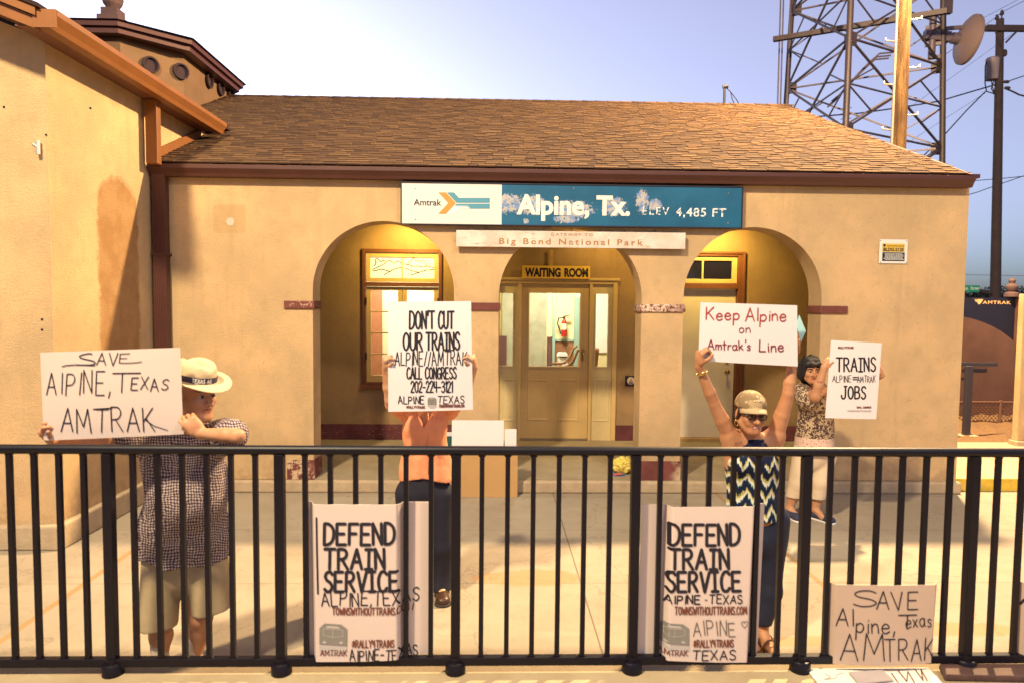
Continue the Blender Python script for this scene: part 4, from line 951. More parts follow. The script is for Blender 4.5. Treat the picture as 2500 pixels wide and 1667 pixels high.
def wooden_pole():
    Y = 9.9; x = atY(2195, 300, Y).x; t = thing('wooden_pole', (x, Y, 0), 'thick brown wooden lamp pole with climbing steps beside the gable', 'pole')
    g, m = newmat('pole_wood', rough=.85)
    c = g.mix(g.step(g.noise(2.2, 8, .7, vec=g.scaled(9, 9, .8)), .38, .64), (.09, .04, .012), (.24, .13, .042)); c = g.mix(g.step(g.noise(10, 6, .7, vec=g.scaled(6, 6, .35)), .58, .66), c, (.07, .03, .015))
    g.color(c); g.bump(g.noise(9, 6, .7, vec=g.scaled(8, 8, .5)), .6, .012)
    MB().tube([(x, Y, 0), (x, Y, 4), (x, Y, 9.6)], [.115, .104, .09], 24).build('shaft', m, t, smooth='auto')
    mm = mat('galvanised_step', (.55, .45, .33), .45, metal=.6)
    z = Zm(1800, 0, 3.357)
    for sx, y in ((-1, 350), (-1, 705), (-1, 1075), (1, 165), (1, 560), (1, 950)):
        q = atY(*z(1320, y), Y); e = x+sx*.255
        MB().tube([(x+sx*.09, Y-.02, q.z), (e, Y-.02, q.z+.012), (e, Y-.02, q.z+.05)], .011, 7).build('climbing_step', mm, t, smooth=True)
    MB().tube([(x-.115, Y-.03, 0), (x-.112, Y-.03, 9.4)], .017, 8).build('conduit', mat('grey_conduit', (.40, .33, .26), .5), t, smooth='auto')
    MB().tube([(x, Y, 9.2), (x+.1, Y-.3, 9.32), (x+.2, Y-.55, 9.25)], .03, 10).build('lamp_arm', mm, t, smooth=True)
    MB().lathe((x+.2, Y-.55, 9.0), [(.14, 0), (.2, .06), (.17, .18), (.06, .24)], 20).build('lamp_head', mm, t, smooth='auto')
    MB().lathe((x+.2, Y-.55, 8.99), [(.13, 0), (.10, -.03), (0, -.04)], 20).build('lamp_lens', emit('sodium_lens', (1, .7, .33), 30), t, smooth=True)
wooden_pole()

def utility_pole():
    Y = 21.0; xt = atY(2441, 60, Y); t = thing('utility_pole', (xt.x, Y, 0), 'dark utility pole with crossarm and transformer at the right edge', 'utility pole')
    mp = mat('dark_pole_wood', (.022, .015, .02), .85, var=.3, vscale=4, bump=.3)
    xb = atY(2430, 720, Y)
    MB().tube([(xb.x+.02, Y, 0), (xb.x, Y, xb.z), (xt.x, Y, atY(2441, 48, Y).z)], [.16, .15, .105], 16).build('shaft', mp, t, smooth='auto')
    a, b = atY(2398, 75, Y), atY(2520, 67, Y); ya = Y-.17; MB().bar((a.x, ya, a.z), (b.x+.6, ya, a.z+.02), .13, .17).build('crossarm', mp, t)
    MB().bar((a.x+.28, ya-.01, a.z-.06), (xt.x-.08, ya-.01, a.z-.52), .05, .03, (0, 1, 0)).bar((xt.x+.42, ya-.01, a.z-.06), (xt.x+.08, ya-.01, a.z-.42), .05, .03, (0, 1, 0)).build('arm_brace', mp, t)
    c, e = atY(2418, 198, Y), atY(2418, 143, Y)
    MB().lathe((c.x-.0, Y-.05, c.z), [(.0, 0), (.165, .01), (.175, .06), (.185, e.z-c.z-.04), (.15, e.z-c.z), (0, e.z-c.z+.03)], 22).build('transformer', mat('grey_transformer', (.16, .13, .15), .5, var=.1), t, smooth='auto')
    MB().tube([(c.x-.17, Y-.05, e.z-.1), (c.x-.22, Y-.05, e.z-.25), (c.x-.2, Y-.05, c.z-.1), (c.x-.14, Y-.05, c.z-.34), (c.x+.1, Y-.05, c.z-.4), (xt.x-.12, Y, c.z-.32)], .017, 6).tube([(c.x, Y-.05, c.z), (c.x+.03, Y-.05, c.z-.2), (c.x+.12, Y-.05, c.z-.36)], .015, 6).tube([(c.x+.08, Y-.05, c.z), (c.x+.0, Y-.05, c.z-.26), (c.x+.15, Y-.05, c.z-.42), (xt.x-.1, Y, c.z-.4)], .015, 6).build('jumper_wire', mp, t, smooth=True)
    for px, py in ((2434, 44), (2446, 33)):
        q = atY(px, py, Y); MB().lathe((q.x, Y, q.z-.14), [(.02, 0), (.02, .08), (.055, .09), (.06, .15), (.03, .19), (.045, .22), (0, .24)], 12).build('insulator', mp, t, smooth='auto')
    for px, py in ((2453, 203), (2455, 218)):
        q = atY(px, py, Y); MB().lathe((q.x-.1, Y-.1, q.z), [(.035, 0), (.05, .03), (.05, .12), (.03, .16)], 10, axis=(1, 0, 0)).build('insulator', mp, t, smooth='auto')
    q = atY(2452, 130, Y); MB().lathe((q.x, Y, q.z-.1), [(.05, 0), (.075, .03), (.075, .15), (.04, .2)], 12).build('pole_fitting', mp, t, smooth='auto')
utility_pole()
M_wire = mat('black_wire', (.015, .012, .02), .6)
def wires():
    W = [('thick twisted cable sagging left from the transformer behind the tower', [(2432, 207), (2380, 222), (2292, 248), (2200, 263), (2100, 277), (2000, 285), (1930, 286)], .035, 21),
         ('thick service wire dropping left from the utility pole to the roof', [(2406, 224), (2360, 270), (2292, 345), (2240, 395), (2180, 440)], .03, 21),
         ('upper thin power wire rising to the top right corner', [(2300, 108), (2388, 51), (2486, 0), (2560, -40)], .012, 24),
         ('thin power wire ending on the pole-top insulator', [(2300, 140), (2398, 67), (2434, 41), (2446, 31), (2510, -2), (2560, -30)], .014, 21),
         ('long thin wire crossing behind the dish and utility pole', [(2180, 292), (2292, 212), (2430, 113), (2480, 78), (2560, 20)], .011, 26),
         ('faint low wire between tower and transformer', [(2070, 445), (2292, 300), (2405, 228)], .009, 22),
         ('short twisted wire rising right from the pole', [(2453, 203), (2470, 196), (2500, 186), (2560, 168)], .028, 21),
         ('thick cable drooping right from the pole', [(2455, 217), (2472, 224), (2488, 232), (2520, 240), (2570, 246)], .04, 21),
         ('lower wire running level past the gutter end', [(2330, 444), (2390, 441), (2450, 436), (2500, 431), (2560, 425)], .02, 21),
         ('lower wire rising past the gutter end to the right', [(2330, 486), (2385, 470), (2450, 447), (2500, 430), (2560, 412)], .022, 21),
         ('hair-thin distant wires low over the horizon', [(2330, 671), (2400, 672), (2500, 674), (2570, 676)], .02, 40)]
    for lab, pts, r, Y in W:
        p = [atY(x, y, Y) for x, y in pts]; o = MB().tube(p, r*.62, 6).build('power_line', M_wire, None, smooth=True); prop(o, lab, 'wire', 'wires beyond the roof')
wires()
def street_sign():
    Y = 20.7; z = Zm(1900, 400, 3.92); a, b = atY(*z(1768, 1228), Y), atY(*z(1930, 1166), Y)
    t = thing('street_name_sign', ((a.x+b.x)/2, Y, a.z), 'small green street name blade on a dark arm', 'street sign')
    MB().box(a.x, b.x, Y, Y+.02, a.z, b.z).build('blade', mat('sign_green', (.01, .16, .11), .4), t)
    mb = MB(); font_on(mb, '5th', z, 1775, 1815, 1180, 1208, Y-.006, .0, cap=CAPH); font_on(mb, 'Street', z, 1842, 1922, 1176, 1206, Y-.006, .0, cap=CAPH); mb.build('lettering', mat('sign_letters', (.6, .62, .6), .5), t, fix=False)
    p, q = atY(2330, 698, Y+.1), atY(2436, 718, Y+.1); MB().tube([(p.x, Y+.1, p.z), (q.x, Y+.28, q.z)], .06, 10).build('mast_arm', MATS['dark_pole_wood'], t, smooth='auto')
street_sign()
def tree(px, py, Y, w, label, seed):
    g = random.Random(seed); q = atY(px, py, Y); H = q.z
    t = thing('tree', (q.x, Y, 0), label, 'tree', 'dark trees along the horizon')
    md = mat('tree_bark', (.04, .028, .022), .9); ml = mat('dusk_foliage', (.035, .04, .022), .8, var=.4, vscale=2)
    mb = MB().tube([(q.x, Y, 0), (q.x+.05, Y, H*.35), (q.x-.05, Y, H*.6)], [.16, .12, .07], 8)
    tips = []
    for k in range(7):
        a = g.uniform(0, 6.28); e = (q.x+w*.75*math.cos(a), Y+w*.6*math.sin(a), H*g.uniform(.55, .95)); mb.tube([(q.x, Y, H*g.uniform(.3, .5)), ((q.x+e[0])/2, (Y+e[1])/2, H*.6), e], [.07, .045, .015], 6); tips.append(e)
    mb.build('trunk', md, t)
    mb = MB()
    for k in range(1500):
        e = g.choice(tips); c = Vector((e[0]+g.gauss(0, w*.27), e[1]+g.gauss(0, w*.27), min(e[2]+g.gauss(0, H*.09), H*1.02)))
        u = Vector((g.uniform(-1, 1), g.uniform(-1, 1), g.uniform(-1, 1))).normalized(); v = u.cross(Vector((g.uniform(-1, 1), g.uniform(-1, 1), 1))).normalized(); s = g.uniform(.07, .15)
        mb.add([c-u*s, c+v*s*.5, c+u*s, c-v*s*.5], [(0, 1, 2, 3)])
    mb.build('crown', ml, t, fix=False)
for i, (px, py, Y, w, lab) in enumerate(((2352, 708, 58, 1.5, 'leftmost dark tree, at the corner of the station wall'), (2392, 704, 62, 1.6, 'round dark tree under the green street sign'), (2418, 712, 66, 1.3, 'low dark tree just left of the utility pole'), (2458, 708, 60, 1.2, 'sparse dark tree right of the utility pole'), (2508, 702, 55, 1.5, 'dark tree at the right edge behind the pillar'))): tree(px, py, Y, w, lab, i+3)

# ================================================================== ENTRANCE SIGN WALL AND YARD
def entrance_sign():
    Y = 12.0; x0, x1 = atY(2290, 900, Y).x, atY(2500, 900, Y).x; zt = atY(2410, 727, Y).z
    t = thing('entrance_sign_wall', ((x0+x1)/2, Y, 0), 'dark station sign wall with curved stucco front and orange lettering', 'sign wall')
    MB().box(x0, x1, Y+.08, Y+.2, .5, zt).build('dark_panel', mat('dark_blue_panel', (.008, .008, .02), .5), t)
    arc = [atY(px, py, Y) for px, py in ((2290, 764), (2345, 772), (2370, 777), (2395, 785), (2420, 795), (2445, 809), (2470, 828), (2500, 858))]
    pts = [(x0, Y, 0)]+[(p.x, Y, p.z) for p in arc]+[(x1, Y, 0)]
    MB().prism(pts, (0, .078, 0)).build('curved_front', mat('unlit_brown_stucco', (.085, .04, .03), .9, var=.3, vscale=1.4, bump=.4, bscale=50), t)  # base colour darkened to stand for the wall being unlit
    z = Zm(1900, 400, 3.92); mb = MB(); font_on(mb, 'AMTRAK', z, 1957, 2226, 1312, 1343, Y+.076, .02, cap=CAPH, space=1.15)
    for pts in ([(1860,1297),(1965,1297),(1945,1306),(1900,1303)], [(1880,1312),(1930,1303),(1958,1303),(1920,1322),(1893,1322)], [(1905,1328),(1935,1312),(1962,1304),(1928,1348),(1915,1345)]):
        q = [atY(*z(*p), Y+.076) for p in pts]; mb.prism([(v.x, Y+.076, v.z) for v in q], (0, .002, 0))
    mb.build('lettering', mat('orange_metal_letters', (.62, .36, .16), .5), t, fix=False)
    a = atY(2474, 1000, Y).x; MB().box(a, a+.55, Y-.06, Y+.26, 0, atY(2480, 726, Y).z).build('end_post', MATS['unlit_brown_stucco'], t)
    q = atY(2480, 718, Y); MB().lathe((q.x, Y+.1, q.z-.05), [(.12, 0), (.12, .06), (.06, .09), (.1, .15), (.1, .19), (.045, .24), (.06, .29), (.03, .33), (0, .35)], 14).build('finial', mat('dark_finial', (.03,.02,.03), .8), t, smooth='auto')
    p, r = atY(2352, 842, Y), atY(2384, 915, Y)
    MB().box(p.x, p.x+.45, Y-.004, Y-.001, p.z-.48, p.z-.42).box(p.x-.02, p.x+.08, Y-.004, Y-.001, p.z-.62, p.z-.58).build('dark_lettering', M_ink, t)
    Yp = 9.05; a = atY(2491, 900, Yp).x
    o = thing('gate_pillar', (a+.35, Yp+.2, .1), 'tall plain stucco pillar at the right edge beside the sidewalk', 'pillar')
    MB().box(a, a+.7, Yp, Yp+.1, .1, atY(2490, 718, Yp).z).build('shaft', M_wall, o, bevel=.015)
    MB().box(a-.02, a+.73, Yp-.03, Yp+.13, .1, .2).build('base', M_concrete_step, o, bevel=.01)
entrance_sign()
def yard_things():
    Y = 10.0; b, u = atY(2358, 1063, Y), atY(2366, 893, Y); mm = mat('dark_steel_post', (.07, .065, .085), .5, metal=.4)
    t = thing('steel_post', (b.x, Y, .08), 'slim grey steel post with a crosspiece in the gravel yard', 'post')
    MB().bar((b.x, Y, .05), (b.x, Y, u.z), .10, .06, (0, 1, 0)).build('upright', mm, t, bevel=.006)
    a, e = atY(2335, 889, Y), atY(2440, 889, Y); MB().box(a.x, e.x, Y+.03, Y+.07, a.z-.03, a.z+.025).build('crosspiece', mm, t)
    MB().box(b.x-.14, b.x+.14, Y-.1, Y+.1, .04, .1).build('footing', M_concrete_step, t)
    Y = 11.4; x0, x1 = atY(2315, 1000, Y).x, atY(2500, 1000, Y).x; z0, z1 = .06, .06+(atY(2400, 982, Y).z-atY(2400, 1030, Y).z)
    t = thing('chain_link_fence', ((x0+x1)/2, Y, .06), 'low rusty wire mesh fence in front of the dark sign wall', 'fence')
    mw = mat('rusty_wire', (.16, .08, .05), .7, metal=.2); mb = MB(); s = .07; n = int((x1-x0)/s); h = z1-z0
    for k in range(-5, n+1):
        for sg in (1, -1):
            xa = x0+k*s; p, q = (xa, z0), (xa+h, z1)
            if sg < 0: p, q = (xa+h, z0), (xa, z1)
            lo, hi = max(min(p[0], q[0]), x0), min(max(p[0], q[0]), x1)
            if hi <= lo: continue
            f = lambda X: p[1]+(q[1]-p[1])*(X-p[0])/(q[0]-p[0]); mb.bar((lo, Y+.004*sg, f(lo)), (hi, Y+.004*sg, f(hi)), .008)
    mb.build('wire_mesh', mw, t)
    for px in (2330, 2442): x = atY(px, 1000, Y).x; MB().tube([(x, Y, 0), (x, Y, z1+.03)], .025, 10).build('fence_post', mw, t, smooth='auto')
    MB().tube([(x0, Y, z1), (x1, Y, z1)], .015, 8).build('top_rail', mw, t, smooth='auto')
yard_things()
# ================================================================== PLATFORM RAILING
FN = 3.15; M_rail = mat('black_railing_paint', (.0035, .0022, .0065), .42, spec=.28, var=.3, vscale=30)
POSTS = [atY(px, 1358, FN).x for px in (-150, 269.5, 685, 1113, 1548, 1962, 2367.5, 2775)]
CT = .27
def railing():
    t = thing('railing', (0, FN, CT), 'black steel picket railing along the platform edge in the foreground', 'railing')
    xa, xb = POSTS[0]-.4, POSTS[-1]+.4; zt = 1.353
    MB().tube([(xa, FN, zt-.022), (xb, FN, zt-.022)], .022, 20).build('top_rail', M_rail, t, smooth='auto')
    zb0, zb1 = atY(1250, 1620, FN).z, atY(1250, 1600, FN).z
    MB().box(xa, xb, FN-.019, FN+.019, zb0, zb1).build('bottom_rail', M_rail, t, bevel=.004)
    def weld(mb, x, w):   # small fillets where a bar meets a rail
        for z, s in ((zt-.044, -1), (zb1, 1)):
            for e in (-1, 1): mb.add([(x+e*w/2, FN-.008, z), (x+e*w/2, FN+.008, z), (x+e*(w/2+.007), FN+.008, z), (x+e*(w/2+.007), FN-.008, z), (x+e*w/2, FN-.008, z+s*.008), (x+e*w/2, FN+.008, z+s*.008)], [(0,1,2,3), (0,4,5,1), (3,2,5,4), (0,3,4), (1,5,2)])
    proto = None; post = None
    for k in range(0, 50):
        x = POSTS[k//7]+(POSTS[k//7+1]-POSTS[k//7])*(k % 7)/7 if k < 49 else POSTS[-1]
        if k % 7 == 0:
            if post is None:
                mb = MB().box(x-.0215, x+.0215, FN-.0215, FN+.0215, CT+.02, zt-.04); weld(mb, x, .043)
                post = mb.build('post', M_rail, t, bevel=.004, org=(x, FN, CT))
                cap = MB().lathe((x, FN, CT), [(.048, 0), (.048, .05), (.044, .055), (.029, .058), (.028, .08)], 24).build('base_flange', M_rail, post, smooth='auto', org=(x, FN, CT)); x_p = x
            else:
                o = post.copy(); COL.objects.link(o); o.location.x += x-x_p; c = cap.copy(); COL.objects.link(c); c.parent = o
        else:
            if proto is None:
                mb = MB().box(x-.011, x+.011, FN-.011, FN+.011, zb1-.001, zt-.03); weld(mb, x, .022); proto = mb.build('picket', M_rail, t, org=(x, FN, zb1)); x_q = x
            else: o = proto.copy(); COL.objects.link(o); o.location.x += x-x_q
railing()

# ================================================================== POSTERS AND HAND-LETTERED SIGNS
M_mark = mat('black_marker', (.014, .012, .02), .6); M_red = mat('red_marker', (.36, .03, .02), .6); M_dred = mat('dark_red_marker', (.20, .012, .02), .6)
M_brown = mat('brown_print', (.16, .05, .03), .6); M_grey = mat('grey_print', (.20, .19, .17), .6); M_lgrey = mat('light_grey_print', (.42, .38, .36), .6)
M_thin = mat('grey_pencil', (.12, .09, .07), .6)
class Poster:
    """a sheet between four corners; st() turns photo coordinates into sheet coordinates; bow bends it"""
    def __init__(s, name, label, group, TL, TR, BR, BL, depth, m, bow=None, thick=.005, nx=110, ny=36, cat='protest sign'):
        s.c = [atY(*q, depth) for q in (TL, TR, BR, BL)]; s.px = [Vector((*q, 0)) for q in (TL, TR, BR, BL)]; s.bow = bow or (lambda u, v: 0.0); s.th = thick
        mb = MB(); mb.v = [tuple(s.at(i/nx, j/ny, 0)) for j in range(ny+1) for i in range(nx+1)]+[tuple(s.at(i/nx, j/ny, -thick)) for j in range(ny+1) for i in range(nx+1)]
        N = (nx+1)*(ny+1); F = []
        for j in range(ny):
            for i in range(nx):
                a = j*(nx+1)+i; F += [(a, a+1, a+nx+2, a+nx+1), (N+a, N+a+nx+1, N+a+nx+2, N+a+1)]
        for i in range(nx): a, b = i, ny*(nx+1)+i; F += [(a, N+a, N+a+1, a+1), (b, b+1, N+b+1, N+b)]
        for j in range(ny): a, b = j*(nx+1), j*(nx+1)+nx; F += [(a, a+nx+1, N+a+nx+1, N+a), (b, N+b, N+b+nx+1, b+nx+1)]
        mb.f = F; mb.m = [0]*len(F); mb.c = [.5]*len(F)
        s.o = mb.build(name, m, None, smooth='auto'); prop(s.o, label, cat, group); s.parts = {}
    def at(s, u, v, lift):                      # u right, v down, lift towards the viewer
        p = (s.c[0]*(1-u)+s.c[1]*u)*(1-v)+(s.c[3]*(1-u)+s.c[2]*u)*v
        return Vector((p.x, p.y-s.bow(u, v)-lift, p.z))
    def st(s, p):
        q = Vector((p[0], p[1], 0)); u = v = .5
        for _ in range(12):
            a = s.px[0]*(1-u)+s.px[1]*u; b = s.px[3]*(1-u)+s.px[2]*u; r = q-(a*(1-v)+b*v)
            du = (s.px[1]-s.px[0])*(1-v)+(s.px[2]-s.px[3])*v; dv = b-a; det = du.x*dv.y-du.y*dv.x
            u += (r.x*dv.y-r.y*dv.x)/det; v += (du.x*r.y-du.y*r.x)/det
        return u, v
    def text(s, txt, z, x0, x1, yt, yb, th, m=None, part='lettering', jit=.03, gap=.2, seed=1, serif_i=False):
        mb = s.parts.setdefault((part, (m or M_mark).name), MB())
        f = lambda X, Yv, l: s.at(*s.st(z(X, -Yv)), .0028+l)
        strokes_into(mb, txt, x0, x1, -yb, -yt, th, f, 0, jit, gap, seed, serif_i)
    def line(s, pts, z, th, m=None, part='lettering'):
        mb = s.parts.setdefault((part, (m or M_mark).name), MB()); ribbon(mb, [(p[0], -p[1]) for p in pts], th, lambda X, Yv, l: s.at(*s.st(z(X, -Yv)), .0028+l))
    def shape(s, pts, z, m, part, lift=.0012):
        q = [s.at(*s.st(z(*p)), lift) for p in pts]; n = len(q); mb = s.parts.setdefault((part, m.name), MB())
        cx, cy = sum(p[0] for p in pts)/n, sum(p[1] for p in pts)/n; K = 6
        for i in range(n):                       # fan, cut fine enough to follow the bend
            a, b = pts[i], pts[(i+1) % n]; T = {}
            for r in range(K+1):
                for k in range(r+1):
                    X = cx+((a[0]-cx)*(r-k)+(b[0]-cx)*k)/K; Yv = cy+((a[1]-cy)*(r-k)+(b[1]-cy)*k)/K; T[r, k] = len(T); mb.v.append(tuple(s.at(*s.st(z(X, Yv)), lift)))
            o = len(mb.v)-len(T); F = [(T[r, k], T[r+1, k], T[r+1, k+1]) for r in range(K) for k in range(r+1)]+[(T[r, k], T[r+1, k+1], T[r, k+1]) for r in range(1, K) for k in range(r)]
            for f in F: mb.f.append(tuple(o+j for j in f)); mb.m.append(0); mb.c.append(.5)
    def done(s):
        for (part, mn), mb in s.parts.items(): mb.build(part, bpy.data.materials[mn], s.o, fix=False)
def train_icon(P, z, x0, x1, y0, y1, cab=True):
    X = lambda u: x0+(x1-x0)*u; Yv = lambda v: y0+(y1-y0)*v
    P.shape([(X(a), Yv(b)) for a, b in ((0, .18), (.18, 0), (.78, .03), (1, .2), (1, .82), (.5, .8), (0, .78))], z, M_grey, 'train_picture', .0022)
    P.shape([(X(a), Yv(b)) for a, b in ((.0, .83), (1, .86), (1, 1.05), (0, 1.02))], z, M_lgrey, 'train_picture_base', .0022)
    P.shape([(X(a), Yv(b)) for a, b in ((.2, 1.02), (.82, 1.05), (.8, 1.18), (.22, 1.16))], z, M_lgrey, 'train_picture_base', .0022)
    P.shape([(X(a), Yv(b)) for a, b in ((.2, .16), (.3, .08), (.66, .1), (.76, .19))], z, M_lgrey, 'train_picture_detail', .003)
    w = (x1-x0)*.02
    for l in ([(.14, .2), (.14, .44), (.48, .51), (.84, .46), (.84, .23), (.14, .2)], [(.48, .21), (.48, .51)]): P.line([(X(a), Yv(b)) for a, b in l], z, w, M_lgrey, 'train_picture_detail')
    for a in (.18, .78): P.shape([(X(a+.07*math.cos(t)), Yv(.7+.05*math.sin(t))) for t in [k*.785 for k in range(8)]], z, M_lgrey, 'train_picture_detail', .003)

M_paper = mat('poster_paper', (.58, .47, .425), .6, var=.015)
M_paperw = mat('white_sign_card', (.68, .63, .64), .55, var=.012)
def fence_bow(a, b):
    def f(u, v):
        w = max(0, min(1, min(u/.10, (1-u)/.22))); return -.035+.068*(w*w*(3-2*w)) + .006*math.sin(3.0*v+u*2)
    return f
def sm(t): t = max(0, min(1, t)); return t*t*(3-2*t)
def fence_posters():
    zc = Zm(720, 1200, 3.358); G = 'large printed posters woven through the railing'
    bow1 = lambda u, v: -.028+.05*sm(min((u-.035)/.05, (.795-u)/.06)) + .012*math.sin(math.pi*u)*(v)
    P = Poster('poster', 'defend train service poster with a black vertical bar, on the left of the railing', G, (zc(82, 92)), (zc(1099, 95)), (zc(1098, 1345)), (zc(105, 1372)), FN, M_paper, bow1)
    P.text('DEFEND', zc, 250, 822, 243, 410, 25, jit=.02, gap=.2); P.text('TRAIN', zc, 252, 740, 447, 606, 25, jit=.02, serif_i=True); P.text('SERVICE', zc, 252, 850, 630, 790, 25, jit=.02, serif_i=True)
    P.line([(187, 197), (192, 500), (200, 808)], zc, 14); P.text('ALPINE,TEXAS', zc, 232, 1012, 795, 905, 10, seed=4, jit=.06)
    P.text('TOWNSWITHOUTTRAINS.COM /', zc, 318, 970, 922, 978, 9, M_brown, 'web_lettering', jit=.01)
    train_icon(P, zc, 213, 441, 1052, 1270); P.text('AMTRAK', zc, 222, 438, 1268, 1312, 7, M_brown, 'web_lettering'); P.text('#RALLY4TRAINS', zc, 480, 820, 1185, 1242, 9, M_brown, 'web_lettering', jit=.01)
    P.text('AIPINE-TEXAS', zc, 463, 1002, 1260, 1348, 9, seed=7, jit=.07); P.done()
    zc = Zm(1550, 1200, 3.358)
    bow2 = lambda u, v: -.028+.05*sm(min((u-.18)/.06, (.925-u)/.05)) + .012*math.sin(math.pi*u)*v
    P = Poster('poster', 'defend train service poster with a small heart, on the right of the railing', G, zc(70, 116), zc(1083, 108), zc(1020, 1378), zc(22, 1350), FN, M_paper, bow2)
    P.text('DEFEND', zc, 276, 842, 250, 416, 25, jit=.02); P.text('TRAIN', zc, 272, 752, 450, 608, 25, jit=.02, serif_i=True); P.text('SERVICE', zc, 252, 848, 632, 790, 25, jit=.02, serif_i=True)
    P.text('AIPINE', zc, 240, 515, 822, 888, 11, seed=3, jit=.05); P.text('-', zc, 555, 575, 820, 888, 6); P.text('TEXAS', zc, 592, 862, 820, 888, 9, seed=5, jit=.06)
    P.text('TOWNSWITHOUTTRAINS.COM /', zc, 314, 938, 915, 976, 9, M_brown, 'web_lettering', jit=.01)
    P.text('AIPINE', zc, 462, 805, 1032, 1150, 7, M_thin, 'pencil_lettering', seed=9, jit=.08); P.text('<', zc, 856, 908, 1036, 1086, 5, M_thin, 'pencil_lettering', jit=0)
    train_icon(P, zc, 202, 430, 1050, 1265); P.text('AMTRAK', zc, 198, 416, 1268, 1312, 7, M_brown, 'web_lettering'); P.text('#RALLY4TRAINS', zc, 463, 788, 1183, 1240, 9, M_brown, 'web_lettering', jit=.01)
    P.text('TEXAS', zc, 452, 806, 1268, 1345, 9, seed=2, jit=.06); P.done()
    zc = Zm(1900, 1250, 3.76)
    bow3 = lambda u, v: -.03+.058*min(1, max(0, min((u-.0)/.06, (1-u)/.08)))+.014*math.sin(math.pi*u)*v - .004*math.cos(6*u)
    m3 = mat('tan_poster_paper', (.46, .34, .27), .65, var=.02)
    P = Poster('poster', 'small tan handwritten save alpine texas amtrak poster low on the railing', None, zc(450, 645), zc(1500, 645), zc(1450, 1352), zc(428, 1368), FN, m3, bow3)
    P.text('S', zc, 650, 860, 690, 832, 9, jit=0); P.text('AVE', zc, 862, 1240, 700, 858, 10, seed=6, jit=.05); P.text('Al', zc, 503, 655, 855, 1005, 10, seed=1, jit=.05); P.text('pine,', zc, 680, 1020, 905, 1035+35, 10, seed=2, jit=.03); P.text('T', zc, 1050, 1220, 908, 1028, 10); P.text('exas', zc, 1125, 1368, 880, 1020, 9, seed=8, jit=.05)
    P.text('AM', zc, 538, 920, 1095, 1325, 10, seed=5, jit=.05); P.text('TRAK', zc, 925, 1388, 1112, 1312, 10, seed=3, jit=.06); P.done()
    P = Poster('poster', 'tan handwritten poster cut off by the right edge of the photo', None, zc(2206, 640), zc(3100, 640), zc(3080, 1352), zc(2186, 1352), FN, m3, bow3)
    P.text('ALPINE', zc, 2225, 2900, 690, 840, 9, seed=4, jit=.05); P.text('TEXAS', zc, 2300, 2900, 940, 1100, 9, seed=5, jit=.05); P.done()
fence_posters()

